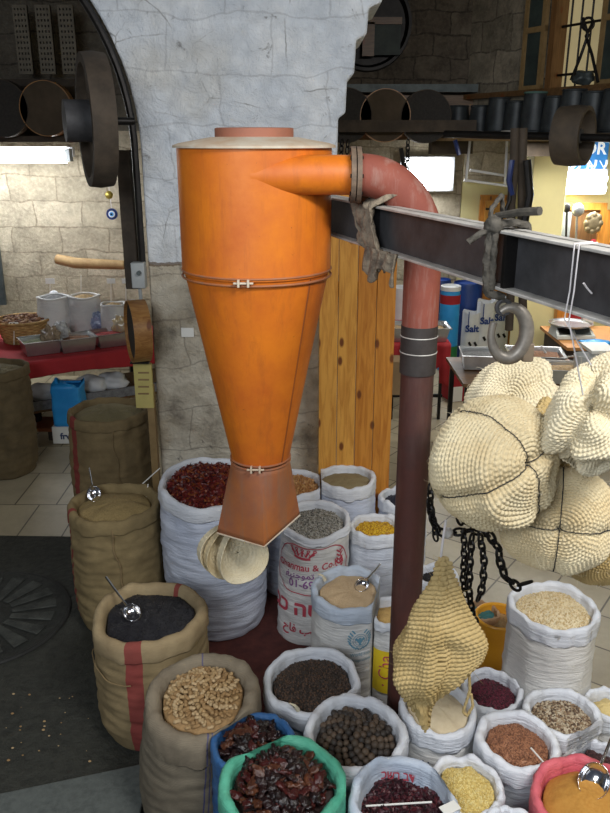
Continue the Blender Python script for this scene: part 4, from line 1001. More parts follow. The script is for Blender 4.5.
def tail(x0, y0, pts, r, par, m=None):
    P_ = [D(a_, b_, 1.98) for a_, b_ in pts]; return rope_tube(P_, r).make('tail', m or M_['jute2'], par)
tail(0, 0, [(413, 672), (417, 690), (420, 708), (423, 722)], .014, ho)
tail(0, 0, [(428, 668), (427, 690), (424, 706), (425, 728)], .011, ho)
tail(0, 0, [(424, 715), (427, 724), (425, 732)], .004, ho)
tail(0, 0, [(469, 672), (470, 690), (467, 700), (463, 712), (467, 716), (473, 706), (471, 694)], .0045, ho)
g_ = G(); rs = random.Random(5)
for _ in range(110):
    i = rs.randrange(4, 296); j = rs.randrange(420); p = Vector(Pm[i, j]); n_ = Vector(N[i, j]); t = Vector((rs.uniform(-1, 1), rs.uniform(-1, 1), rs.uniform(-1, 1))); L = rs.uniform(.008, .022)
    g_.tube([p, p + (n_ * .6 + t * .5) * L * .5, p + (n_ * .8 + t * 1.1) * L], [.0006, .0005, .0003], 3, caps=False)
g_.make('loose_fibres', M_['jute2'], ho, sharp=0)['kind'] = 'stuff'
tp = D(446, 520, 2.02)
G().tube([hb + Vector((0, 0, -.005)), hb + Vector((.004, .01, .04)), tp], .0035, 6).make('hanging_string', M_['string'], ho)
# baskets folded against the spout
sc_ = D(236, 554, 3.03)
for k, (dx, R, lab) in enumerate(((.02, .112, 'inner pale knitted cup under the orange spout'), (-.040, .108, 'middle knitted cup of the stack under the spout'), (-.072, .104, 'outermost left knitted cup of the stack under the spout'))):
    C = np.array(sc_) + np.array([dx, +.02 * k, 0.0])
    def fn(U_, V_, C=C, R=R, k=k):
        a = U_ * 2 * PI
        rr_ = np.interp(V_, [0, .08, .3, .5, .56, .62, .8, .92, 1], [.02, .55, .95, 1.04, 1.06, 1.0, .80, .45, .02]) * R
        ax = np.interp(V_, [0, .08, .3, .5, .56, .62, .8, .92, 1], [-.42, -.40, -.2, .28, .33, .26, .0, -.15, -.2]) * R
        d = np.array([.55, -.80, .12]); d = d / np.linalg.norm(d); u_ = np.cross(d, [0, 0, 1]); u_ /= np.linalg.norm(u_); v_ = np.cross(d, u_)
        w = 1 + .06 * np.sin(3 * a + k)
        return C + ax[..., None] * d + (rr_ * w * np.cos(a))[..., None] * u_ + (rr_ * w * np.sin(a) * 1.08)[..., None] * v_
    knit('knitted_cup', fn, 160, 110, 22, 34, .004, M_['jute3'] if k != 1 else M_['jute'], label=lab, cat='basket', group='knitted cups under the spout')

# ------------------------------------------------------------------ chains
from mathutils import Matrix
def chain(pts, label, lw=.012, r=.0035, links=True, m=None, name='chain'):
    pts = [Vector(p) for p in pts]; L = [0.0]
    for a, b in zip(pts, pts[1:]): L.append(L[-1] + (b - a).length)
    step = lw * 2.1; n = max(2, int(L[-1] / step)); root = thing(name, pts[0], label, 'chain') if links else None; gg = G(); mesh0 = None
    for i in range(n):
        s_ = (i + .5) * L[-1] / n; k = max(j for j in range(len(L) - 1) if L[j] <= s_); f = (s_ - L[k]) / (L[k + 1] - L[k]); c = pts[k].lerp(pts[k + 1], f); d = (pts[k + 1] - pts[k]).normalized()
        u = d.orthogonal().normalized(); w = d.cross(u); 
        if i % 2: u, w = w, u
        Mx = Matrix((d, u, d.cross(u))).transposed()
        g_ = gg if not links else G(); g_.torus(c, lw, r, Mx, n=14, m=6, sx=1.5, sy=.85)
        if links: g_.make('link', m or M_['black'], root)
    if not links: root = gg.make(name, m or M_['black'], None, label=label, cat='chain')
    return root
YC = 2.12
c2 = lambda *q: [D(a, b, YC + .004 * i) for i, (a, b) in enumerate(q)]
chain(c2((472, 535), (470, 560), (469, 590), (472, 612), (476, 622)), 'dark iron chain hanging lowest behind the tan basket', .0125, .0042)
chain(c2((480, 535), (484, 560), (483, 585), (478, 600)), 'dark iron chain strand just right of the lowest one', .0125, .0042)
chain([D(a, b, 2.15) for a, b in ((464, 530), (464, 555), (463, 580), (465, 596))], 'dark iron chain strand nearest the tan basket', .011, .0036)
chain([D(a, b, 2.08) for a, b in ((489, 534), (498, 548), (501, 566), (506, 578), (516, 586), (530, 582))], 'dark iron chain looping to the right towards the bulgur sack', .0145, .005)
chain([D(a, b, 2.18) for a, b in ((429, 500), (432, 518), (438, 530), (446, 535), (458, 532), (474, 530), (488, 536))], 'dark iron chain bunched under the largest knitted basket', .013, .0045)
chain([D(a, b, 2.20) for a, b in ((430, 485), (431, 505), (434, 525), (436, 540))], 'dark iron chain hanging beside the pipe at the left of the basket', .011, .0036)
chain([D(a, b, 2.25) for a, b in ((450, 500), (460, 520), (478, 528), (490, 522))], 'dark iron chain partly hidden behind the largest basket', .013, .0045)
blob(tuple(D(448, 533, 2.1)), .016, 3, .3, 20, 20).make('lead_weight', M_['steel_edge'], None, label='small grey lead weight on the chains above the tan basket', cat='weight')
for k, (x, y0, y1, lab) in enumerate(((342, 140, 158, 'short dark chain hanging from the far shelf beside the white pier'), (348, 140, 154, 'thin dark chain next to the one by the white pier'), (408, 140, 172, 'thin dark chain hanging in front of the far lamp'))):
    chain([D(x, y0, 7.6), D(x - 1, y1, 7.6)], lab, .022, .007, links=False)
G().tube([D(401, 148, 7.6), D(404, 168, 7.6), D(408, 176, 7.6)], .02, 8).make('iron_hook', M_['black'], None, label='dark iron hook hanging to the left of the far lamp', cat='hook')

# ------------------------------------------------------------------ pine boards behind the beam
pn = thing('pine_partition', D(355, 465, 4.62), 'leaning partition of knotty orange pine boards between the cyclone and the pipe', 'partition')
xs = [.085, .20, .315, .43, .545]; zt = D(360, 191, 4.62).z
for i in range(4):
    G().box(((xs[i] + xs[i + 1]) / 2, 4.64, (zt + .002) / 2 + .001), (xs[i + 1] - xs[i] - .003, .028, zt)).make('board', M_['pine'] if i < 2 else M_['pine2'], pn, bev=.003)
G().box(((xs[0] + xs[4]) / 2, 4.672, 1.9), (.46, .03, .09)).make('batten', M_['pine2'], pn)
G().box(((xs[0] + xs[4]) / 2, 4.672, .6), (.46, .03, .09)).make('batten', M_['pine2'], pn)

# ------------------------------------------------------------------ left background
def row(name, px0, py0, px1, py1, Y, dY, m, **k):
    a = D(px0, py0, Y); b = D(px1, py1, Y); return G().box(((a.x + b.x) / 2, Y + dY / 2, (a.z + b.z) / 2), (abs(b.x - a.x), dY, abs(a.z - b.z))).make(name, m, k.pop('parent', None), **k)
def drum(px, py, Y, rpx, w, label, face='sieve', name='drum_sieve', cat='sieve', axis=(0, -1, 0), group=None, yaw=0.0):
    c = D(px, py, Y); R = rpx * depth(c) / F; t = thing(name, c, label, cat, group); ax = Vector(axis).normalized()
    u = ax.orthogonal().normalized(); Mx = Matrix((u, ax.cross(u), ax)).transposed()
    G().lathe([(R - .008, 0), (R, 0), (R, w), (R - .008, w)], c, 48, Mx, caps=False).make('hoop', M_['hoop'] if face != 'dark' else M_['wooddk'], t)
    G().lathe([(0, w * .96), (R - .006, w * .96)], c, 48, Mx, caps=False).make('mesh_face', M_['sieve'] if face == 'sieve' else M_['sievedk'], t)
    return t
# shelf with round sieves, left
row('timber_rail', -90, 79, 76, 86, 8.3, .06, M_['wooddk'], label='reddish dark timber rail under the perforated panels at upper left', cat='rail')
sh = row('wall_shelf', -90, 136, 78, 142, 8.35, .75, M_['wooddk'], label='dark wall shelf above the left fluorescent lamp', cat='shelf')
row('back_board', -90, 86, 78, 136, 8.95, .03, M_['wooddk'], parent=sh)
drum(6, 109, 8.3, 27, .14, 'dark round sieve on the left shelf, nearest the left edge', 'dark')
drum(50, 109, 8.3, 26, .14, 'brownish round sieve on the left shelf behind the big wheel', 'sieve')
for k in range(3):
    x0, x1 = 12 + k * 22.5, 33.5 + k * 22.5; a = D(x0, 5, 8.6); b = D(x1, 74, 8.6); w = b.x - a.x; hgt = a.z - b.z; hs = []
    t = thing('perforated_panel', Vector(((a.x + b.x) / 2, 8.6, b.z)), ('left', 'middle', 'right')[k] + ' one of the three dark perforated wooden panels high on the left wall', 'panel')
    nx, nz_ = 4, 12; g_ = G(); cx0 = a.x; cw = w / (nx * 2 + 1); ch = hgt / (nz_ * 2 + 1)
    for i in range(nz_ + 1): g_.box((a.x + w / 2, 8.6, b.z + (2 * i + .5) * ch), (w, .02, ch * 1.1))
    for j in range(nx + 1): g_.box((a.x + (2 * j + .5) * cw, 8.6, b.z + hgt / 2), (cw * 1.1, .0205, hgt))
    g_.make('lattice', mat('lattice_wood_%s' % 'abc'[k], (.24, .21, .16), (.15, .13, .10), 9, .8), t)
    G().box((a.x + w / 2, 8.63, b.z + hgt / 2), (w, .02, hgt)).make('backing', M_['black'], t)
# lamp left
la, lb = D(-60, 155, 8.75), D(66, 155, 8.75)
lt = thing('fluorescent_lamp', (la + lb) / 2, 'long bright fluorescent lamp on the left stone wall', 'lamp')
G().cyl(la, lb, .082, n=20).make('tube', M_['lampglass'], lt); G().box(((la + lb) / 2) + Vector((0, .09, .03)), ((lb - la).length + .12, .08, .10)).make('fitting', M_['white'], lt)
G().box(lb + Vector((.03, 0, 0)), (.05, .13, .13)).make('end_cap', M_['grey'], lt)
# big pulley wheel
def pulley(c, R, w, hubR, hubw, label, ax=(1, 0, 0), m=None, hubdir=-1, rim=.05):
    t = thing('belt_pulley', c, label, 'wheel'); ax = Vector(ax).normalized(); u = ax.orthogonal().normalized(); Mx = Matrix((u, ax.cross(u), ax)).transposed(); m = m or M_['wooddk']
    G().lathe([(R - rim, -w / 2), (R, -w / 2), (R + .008, 0), (R, w / 2), (R - rim, w / 2), (R - rim - .004, 0), (R - rim, -w / 2)], c, 64, Mx, caps=False).make('rim', m, t)
    g_ = G()
    for k in range(6):
        a = PI * k / 3 + .3; d = (u * math.cos(a) + ax.cross(u) * math.sin(a)); g_.tube([Vector(c) + d * hubR * .4, Vector(c) + d * (R - rim * .8)], [.035, .028], 8)
    g_.make('spokes', m, t)
    h0 = Vector(c) + ax * (hubdir * (w / 2 + hubw)); h1 = Vector(c) + ax * (w * .3 * -hubdir)
    G().cyl(h0, h1, hubR, n=32).make('hub_pulley', M_['steel_dk'], t); return t
pc = D(96, 121, 4.72); zc_ = depth(pc); pw = 23 / F * zc_
wh = pulley(pc, 63 / F * zc_, pw, 20 / F * zc_, 19 / F * zc_, 'big dark belt pulley wheel hanging at upper left beside the pier', ax=(1, .40, 0))
G().cyl(pc, pc + Vector((.20, .08, 0)), .022, n=12).make('axle', M_['black'], wh)
# arch edge cable and hanging timber
apts = [(-2.5 + 1.47 * math.cos(a), 4.97, 2.70 + 1.47 * math.sin(a)) for a in [math.radians(x) for x in range(70, -1, -4)]] + [(-1.03, 4.97, z) for z in (2.5, 2.3, 2.1, 1.95)]
G().tube(apts, .022, 8).make('power_cable', M_['black'], None, label='thick black cable following the edge of the left arch down the pier', cat='cable')
ta = D(128, 150, 5.35); tb = D(126, 288, 5.35)
G().box(((D(121, 200, 5.35).x + D(134, 200, 5.35).x) / 2, 5.35, (ta.z + tb.z) / 2), (.09, .09, ta.z - tb.z)).make('timber_post', M_['wooddk'], None, label='dark hanging timber post along the left side of the pier', cat='post', bev=.006)
sb = thing('switch_box', D(139, 275, 4.98), 'small grey electrical switch box on the left edge of the pier', 'switch box')
c = D(139, 275, 4.93); G().box(c, (.085, .07, .16)).make('casing', M_['grey'], sb, bev=.006); G().cyl(c + Vector((.01, -.035, .02)), c + Vector((.01, -.06, .02)), .014, n=14).make('knob', M_['greydk'], sb)
G().tube([c + Vector((0, 0, -.08)), c + Vector((.005, 0, -.35))], .012, 8).make('conduit', M_['grey'], sb)
row('paper_note', 181, 328, 194, 337, 4.985, .008, M_['paper'], label='small white paper label stuck on the bare stone of the pier', cat='label')
# evil eye amulet and brass ball
ey = D(112, 214, 8.9); t = thing('eye_amulet', ey, 'small round blue glass eye amulet hanging on the left stone wall', 'amulet'); 
for r_, y_, mm in ((.062, 0, M_['navy']), (.036, -.012, M_['white']), (.022, -.02, M_['ltblue']), (.011, -.027, M_['black'])): G().cyl(ey + Vector((0, y_ + .01, 0)), ey + Vector((0, y_ - .008, 0)), r_, n=24).make('disc', mm, t)
G().tube([ey + Vector((0, 0, .06)), ey + Vector((-.02, 0, .5))], .004, 6).make('cord', M_['string'], t)
G().sphere(D(109, 195, 8.9), .045).make('brass_ball', M_['gold'], None, label='small brass coloured ball hanging above the eye amulet', cat='ornament')
lg = D(90, 262, 8.85); G().tube([D(57, 259, 8.8), D(75, 263, 8.75), D(124, 265, 8.8)], [.055, .06, .05], 12).make('wooden_pole', mat('bare_branch', (.50, .33, .15), (.34, .2, .08), 9), None, label='pale wooden pole fixed across the left stone wall', cat='pole')
row('board_sign', -30, 235, 6, 305, 8.9, .04, M_['greydk'], label='dark framed board on the left stone wall at the left edge', cat='board')

# ---- left stall table
TY = 7.2
tl = thing('stall_table', (-2.3, 7.2, .001), 'long stall table covered by a red cloth at left', 'table')
A0 = P(8, 366, .80); A1 = P(134, 349, .80); tv_ = (A1 - A0).normalized(); tn = Vector((-tv_.y, tv_.x, 0)); A0 = A0 - tv_ * .8; A1 = A1 + tv_ * .5
def tbx(s0, s1, d0, d1, z0, z1, g_=None):
    g_ = g_ or G(); q_ = [A0 + tv_ * s0 + tn * d0, A0 + tv_ * s1 + tn * d0, A0 + tv_ * s1 + tn * d1, A0 + tv_ * s0 + tn * d1]
    return g_.add([(p.x, p.y, z0) for p in q_] + [(p.x, p.y, z1) for p in q_], [(3,2,1,0),(4,5,6,7),(0,1,5,4),(1,2,6,5),(2,3,7,6),(3,0,4,7)])
LT = (A1 - A0).length
tbx(0, LT, .02, 1.5, .76, .798).make('tabletop', M_['woodH'], tl)
tbx(0, LT, .02, .80, .30, .33).make('lower_shelf', M_['woodH'], tl)
for s_ in (.72, LT - .1):
    for d_ in (.06, 1.4): tbx(s_, s_ + .05, d_, d_ + .05, .012, .76).make('leg', M_['black'], tl)
def clf(u, v):
    s_ = u * LT; p = A0 + tv_ * s_; d_ = 1.45 * (1 - v / .75) if v < .75 else 0
    z = .803 if v < .75 else .803 - (v - .75) * (.62 + .08 * math.sin(u * 9)); off = 0 if v < .75 else -.014 - .012 * abs(math.sin(u * 40))
    return Vector((p.x, p.y, 0)) + tn * (d_ + off) + Vector((0, 0, z))
fold_cloth(clf, 90, 40, 'red_tablecloth', M_['red'], label='red cloth over the left stall table', cat='tablecloth')
tbx(.72, LT, -.0, .02, .33, .42).make('shelf_front', mat('ribbed_grey_board', (.24, .24, .25), (.12, .12, .13), 25), tl)
def tp_(s_, d_, z=.0): p = A0 + tv_ * s_ + tn * d_; return Vector((p.x, p.y, z))
rz_ = math.atan2(tv_.y, tv_.x)
def tray(c, w, d_, h_, label, fillm, rz=0.0, fname=None, flabel=None, rot=0):
    c = Vector(c); t = thing('steel_tray', c, label, 'tray'); R2 = Matrix.Rotation(rz, 3, 'Z')
    o = []; 
    for sx_, z in ((1.0, h_), (.94, h_ - .006), (.84, .004), (.80, 0)): o.append([R2 @ Vector((x * w / 2 * sx_, y * d_ / 2 * (sx_ if sx_ < 1 else 1), z)) + c for x, y in ((-1,-1),(1,-1),(1,1),(-1,1))])
    V = []; [V.extend(r) for r in o]; inn = [R2 @ Vector((x * w / 2 * .83, y * d_ / 2 * .83, .008)) + c for x, y in ((-1,-1),(1,-1),(1,1),(-1,1))]; inn2 = [R2 @ Vector((x * w / 2 * .92, y * d_ / 2 * .92, h_ - .004)) + c for x, y in ((-1,-1),(1,-1),(1,1),(-1,1))]
    V += inn2 + inn; Fs = []
    def br(a, b): 
        for i in range(4): Fs.append((a * 4 + i, b * 4 + i, b * 4 + (i + 1) % 4, a * 4 + (i + 1) % 4))
    br(0, 1); br(1, 2); br(2, 3); br(4, 0); br(5, 4); Fs.append((12, 15, 14, 13)); Fs.append((20, 21, 22, 23))
    mk('pan', V, Fs, M_['tin'], t, sharp=30); g_ = G().tube([x + Vector((0, 0, .002)) for x in o[0]], .006, 6, closed=True); g_.make('rolled_edge', M_['tin'], t)
    if fillm:
        V = []; nn = 16
        for j in range(nn + 1):
            for i in range(nn + 1):
                x = (i / nn - .5) * 2; y = (j / nn - .5) * 2; p = c + R2 @ Vector((x * w * .43, y * d_ * .43, h_ * .72 + .03 * (1 - x * x) * (1 - y * y) + .008 * noise.noise(Vector((x * 6 + c.x, y * 6, 0))))); V.append(p)
        mk(fname or 'dried_goods', V, [(j * 17 + i, j * 17 + i + 1, (j + 1) * 17 + i + 1, (j + 1) * 17 + i) for j in range(nn) for i in range(nn)], fillm, None, sharp=0, label=flabel, cat='dried goods', kind='stuff')
    return t
fm = {k: powder_mat('tray_fill_' + k, a, dk(a, .45), 40, .8, .8, .02) for k, a in (('green', (.16, .18, .09)), ('brown', (.28, .13, .06)), ('red', (.42, .05, .045)), ('olive', (.20, .16, .07)), ('tan', (.5, .33, .15)), ('grey', (.2, .2, .2)))}
def onT(px, py, z=.812): return P(px, py, z)
tray(onT(41, 352), .36, .30, .13, 'steel tray of greenish goods on the left stall, next to the wicker basket', fm['green'], rz_, 'dried_leaves', 'greenish dried leaves in the leftmost steel tray')
tray(onT(76, 349), .36, .30, .13, 'steel tray in the middle of the left stall front row', fm['brown'], rz_, 'brown_goods', 'brown dried goods in the middle steel tray')
tray(onT(112, 344), .36, .30, .13, 'steel tray of red dried goods on the left stall, nearest the pier', fm['red'], rz_, 'red_goods', 'red dried fruit heaped in the tray nearest the pier')
tray(onT(72, 331), .34, .26, .13, 'steel tray in the back row of the left stall', fm['grey'], rz_, 'grey_goods', 'greyish goods in the back row tray')
tray(onT(108, 328), .34, .26, .13, 'steel tray in the back row of the left stall behind the red goods', fm['red'], rz_, 'red_goods', 'red dried goods in the back row tray')
# wicker basket
wc_ = onT(33, 346, .95); wc_ = P(23, 327, .95); t = thing('wicker_basket', wc_ - Vector((0, 0, .14)), 'round tan wicker basket of brown goods on the left stall', 'basket'); g_ = G()
V = []; Fs = []; nr, nt = 40, 120
for i in range(nr + 1):
    v = i / nr; r = .19 + .075 * v
    for j in range(nt):
        a = 2 * PI * j / nt; rr2 = r + .006 * math.sin(v * 44 + (PI if (j // 5) % 2 else 0)); V.append((wc_.x + rr2 * math.cos(a), wc_.y + rr2 * math.sin(a), wc_.z - .14 + .22 * v))
for i in range(nr):
    for j in range(nt): a = i * nt + j; b = i * nt + (j + 1) % nt; Fs.append((a, b, b + nt, a + nt))
Fs.append(tuple(reversed(range(nt)))); mk('woven_side', V, Fs, M_['wicker'], t, sharp=0)
G().torus(wc_ + Vector((0, 0, .08)), .268, .014, n=48).make('braided_rim', M_['wicker'], t)
g_ = G(); rs = random.Random(3)
for k in range(150):
    a = rs.uniform(0, 6.28); r = .22 * math.sqrt(rs.random()); g_.sphere(wc_ + Vector((r * math.cos(a), r * math.sin(a), .07 + .04 * (1 - r / .22) + rs.uniform(-.01, .02))), (.03, .02, .014), 6, Matrix.Rotation(rs.uniform(0, 3), 3, 'Z'))
g_.lathe([(0, .04), (.23, .03)], wc_, 24, caps=False)
g_.make('dried_pods', grain_mat('pods', [(.2, .08, .04), (.3, .15, .07), (.12, .05, .03), (.38, .22, .12)]), None, label='brown dried pods in the wicker basket', cat='dried goods', kind='stuff', sharp=0)
# white bags standing at the back of the stall
def backbag(px, py, wpx, hgt, zb, name, label, fm_, mm=None):
    c = P(px, py, zb + hgt); R = wpx * depth(c) / F / 2; t = thing(name, Vector((c.x, c.y, zb)), label, 'sack'); V = []; Fs = []; n, m_ = 40, 24
    for i in range(m_ + 1):
        v = i / m_
        for j in range(n):
            a = 2 * PI * j / n; r = R * (.9 + .12 * math.sin(PI * v) * (v < 1)) * (1 + .05 * noise.noise(Vector((math.cos(a) * 2 + px, math.sin(a) * 2, v * 5)))); V.append((c.x + r * math.cos(a), c.y + r * math.sin(a), zb + hgt * v + .006 * v * math.sin(a * 3 + px)))
    for i in range(m_):
        for j in range(n): a = i * n + j; b = i * n + (j + 1) % n; Fs.append((a, b, b + n, a + n))
    Fs.append(tuple(reversed(range(n)))); mk('sack_body', V, Fs, mm or W3, t, sharp=0)
    G().tube([V[m_ * n + j] for j in range(n)], .012, 6, closed=True).make('rolled_rim', mm or W3, t)
    G().lathe([(0, .04), (R * .5, .02), (R * .88, -.01)], (c.x, c.y, zb + hgt - .02), 24, caps=False).make(fm_[0], fm_[1], None, label=fm_[2], cat='dried goods', kind='stuff'); return t
ZB = .807
backbag(53, 297, 33, .42, ZB, 'woven_plastic_sack', 'white sack of dark goods behind the left stall, with a scoop and a price stick', ('dark_goods', fm['grey'], 'dark goods in the far white sack with the scoop'))
backbag(84, 296, 33, .42, ZB, 'woven_plastic_sack', 'white sack of pinkish goods behind the left stall, the middle one', ('pink_goods', fm['tan'], 'pinkish goods in the middle far sack'))
backbag(113, 304, 26, .36, ZB, 'woven_plastic_sack', 'low white sack of tan goods behind the left stall', ('tan_goods', fm['tan'], 'tan goods in the low far sack'))
backbag(134, 303, 22, .36, ZB, 'woven_plastic_sack', 'low white sack behind the left stall beside the pier', ('brown_goods', fm['brown'], 'brown goods in the far sack by the pier'))
for px, py, py1, tagw, lab in ((50, 281, 297, .10, 'white price tag on a stick in the left far sack'), (81, 275, 297, 0, 'pale wooden stick standing in the middle far sack'), (111, 281, 302, .09, 'white price tag on a stick in the low tan far sack'), (126, 281, 302, .09, 'white price tag on a stick beside the pier')):
    stick_tag(D(px, py1 + 3, 8.38), D(px, py, 8.38), lab, tagw)
stick_tag(P(14, 345, .84) , P(14, 325, 1.02), 'white price tag beside the wicker basket on the left stall', .09)
G().sphere(D(54, 295, 8.3) , (.055, .04, .05), 14).make('plastic_scoop', M_['white'], None, label='white plastic scoop in the left far sack', cat='scoop')
# clear packets
for k, (px, py, lab) in enumerate(((50, 336, 'shiny clear packet of brown goods beside the wicker basket'), (60, 332, 'crinkled clear packet between basket and trays'), (97, 322, 'blue and white packet on the back row trays'), (121, 326, 'clear packet of yellow goods on the red tray'))):
    c = P(px, py, .98); blob(tuple(c), .085, k * 3.1, .5, 24, 30, 1, .6, 1.1).make('plastic_packet', mat('packet_film_%s' % 'abcd'[k], ((.40, .3, .2), (.62, .62, .62), (.5, .55, .7), (.62, .45, .2))[k], ((.1, .08, .06), (.2, .2, .2), (.15, .2, .4), (.4, .35, .3))[k], 30, .12), None, label=lab, cat='packet', sharp=0)
# pale pillows (filled bags) on the lower shelf
for k, px in enumerate((37, 65, 92, 119)):
    c = tp_((P(px, 384, .45) - A0).dot(tv_), .25, .43); blob(tuple(c), .15, k * 2.2, .25, 16, 30, 1.05, .8, .62).make('filled_bag', M_['white'], None, label=('leftmost', 'second from left', 'third from left', 'rightmost')[k] + ' of the plump white bags on the shelf under the left stall', cat='bag', sharp=0)
# blue bag in a box, low stool, jar, big dark sack
bx = P(62, 446, .0); bx.z = .011; t = thing('cardboard_box', bx + Vector((.03, .12, 0)), 'white printed box holding a bright blue bag beside the farthest burlap sack', 'box')
G().box(bx + Vector((.06, .16, .085)), (.30, .26, .17)).make('carton', M_['paper'], t, bev=.003)
tv2 = text2d('frv', .085, bold=.003); flat_decal(tv2, bx + Vector((.03, .0275, .075)), (1, 0, 0), (0, 0, 1), M_['inkdk'], t)
g_ = G(); c = bx + Vector((.06, .16, .36))
for i in range(13):
    for j in range(48):
        a = 2 * PI * j / 48; ca, sa = math.cos(a), math.sin(a); x = abs(ca) ** .3 * math.copysign(1, ca) * .14; y = abs(sa) ** .3 * math.copysign(1, sa) * .12; k = 1 + .07 * noise.noise(Vector((ca * 2, sa * 2, i * .5)))
        g_.V.append((c.x + x * k, c.y + y * k, bx.z + .172 + .40 * i / 12 + (.02 * math.sin(a * 3) if i == 12 else 0)))
for i in range(12):
    for j in range(48): a = i * 48 + j; b = i * 48 + (j + 1) % 48; g_.F.append((a, b, b + 48, a + 48))
g_.F.append(tuple(reversed(range(48)))); n0 = len(g_.V); g_.V += [(v[0] * .9 + c.x * .1, v[1] * .9 + c.y * .1, v[2] - .10) for v in g_.V[12 * 48:13 * 48]]
for j in range(48): g_.F.append((12 * 48 + j, 12 * 48 + (j + 1) % 48, n0 + (j + 1) % 48, n0 + j))
g_.F.append(tuple(n0 + j for j in range(48)))
g_.make('blue_bag', M_['ltblue'], None, label='bright blue plastic bag sitting in the white box', cat='bag', sharp=0)
st = thing('low_stool', P(34, 432, .0), 'low orange brown wooden stool under the left stall', 'stool'); c = P(34, 424, .12); G().box(c, (.5, .35, .03)).make('seat', mat('orange_brown_wood', (.30, .09, .03), (.2, .06, .02)), st)
for x in (-.2, .2):
    for y in (-.13, .13): G().box(c + Vector((x, y, -.065)), (.04, .04, .10)).make('leg', M_['wooddk'], st)
G().lathe([(.0, 0), (.075, 0), (.08, .02), (.08, .16), (.05, .2), (.055, .22), (0, .22)], P(34, 420, .137), 24, caps=False).make('dark_jar', mat('smoky_glass', (.07, .055, .06), (.03, .025, .03), 6, .15), None, label='dark glass jar standing on the low stool', cat='jar')
Sack.all = []; q = Sack('far', -6, 366, 66, .95, wr=.01, z0=.002, roll=.02); q.build('burlap_sack', 'dark brown burlap sack cut by the left edge beside the red stall', mb('burlap_dark', (.17, .125, .065), (.10, .075, .04))); q.fill('dark_grain', 'dark grain in the burlap sack at the left edge', fm['olive'], .03)
# tambourine sieve + yellow notice beside the pier
dc = D(138, 331, 4.83); R = 31 / F * depth(dc); t = thing('drum_sieve', dc - Vector((0, 0, R)), 'round sieve with a wide bent wood hoop hung on edge against the pier', 'sieve')
ax = Vector((-.93, -.37, 0)).normalized(); u = ax.cross(Vector((0, 0, 1))).normalized(); Mx = Matrix((u, ax.cross(u), ax)).transposed()
G().lathe([(R - .008, -.055), (R, -.055), (R, .055), (R - .008, .055), (R - .008, -.055)], dc, 56, Mx, caps=False).make('hoop', M_['hoop'], t)
G().lathe([(0, .035), (R - .007, .035)], dc, 56, Mx, caps=False).make('mesh_face', M_['sievedk'], t)
G().box(dc + u * (R + .002) * 0 + Vector((0, 0, -R - .006)), (.12, .06, .012)).make('bracket', M_['black'], t)
nb = row('notice_board', 133, 364, 154, 408, 4.86, .03, M_['manila'], label='yellowed metal notice under the round sieve by the pier', cat='notice')
for yy in (372, 379, 386, 393): row('print_line', 138, yy, 149, yy + 1.6, 4.857, .003, M_['woodpale'], parent=nb)
G().box((D(152, 430, 4.86).x, 4.90, .62), (.045, .06, 1.2)).make('wooden_post', M_['woodpale'], None, label='pale wooden post under the yellowed notice beside the pier', cat='post')

# ------------------------------------------------------------------ right background
# shelf line with sieves on the dark wall
row('stone_ledge', 335, 84, 478, 92, 8.9, .28, M_['greydk'], label='thin dark ledge across the rubble wall at upper centre', cat='ledge')
sh2 = row('wall_shelf', 325, 120, 476, 132, 8.1, .06, M_['wooddk'], label='dark rail holding round sieves against the wall at upper centre', cat='rail')
row('back_board', 325, 95, 476, 140, 9.1, .03, M_['woodH'], parent=sh2)
drum(345, 116, 8.4, 26, .14, 'dark round sieve on the centre shelf, half behind the white pier', 'dark')
drum(384, 116, 8.4, 25, .14, 'light tan round sieve in the middle of the centre shelf', 'sieve')
drum(424, 117, 8.4, 25, .14, 'dark round sieve on the centre shelf, nearest the pails', 'dark')
# niche shade as a flat black disc, and wooden frame, high on dark wall
nc = D(368, 24, 9.15); G().lathe([(0, 9.18), (.40, 9.18), (.43, 9.10), (.46, 9.10), (.47, 9.19), (0, 9.19)], (nc.x, 0, nc.z), 48, Matrix(((1, 0, 0), (0, 0, 1), (0, 1, 0))), caps=False).make('niche_shade', M_['black'], None, label='dark round niche in the rubble wall beside the top of the pier', cat='niche')
fr_ = thing('wooden_frame', D(372, 55, 9.0), 'brown wooden frame leaning in the dark round niche', 'rack')  # wooden window frame with its glass, set before the niche
row('upright', 363, 22, 374, 56, 9.0, .05, M_['woodH'], parent=fr_); row('crosspiece', 366, 17, 402, 24, 9.0, .05, M_['woodH'], parent=fr_); row('glass', 374, 24, 400, 55, 9.03, .02, M_['pane'], parent=fr_)  # pane darkened to carry the niche's shade
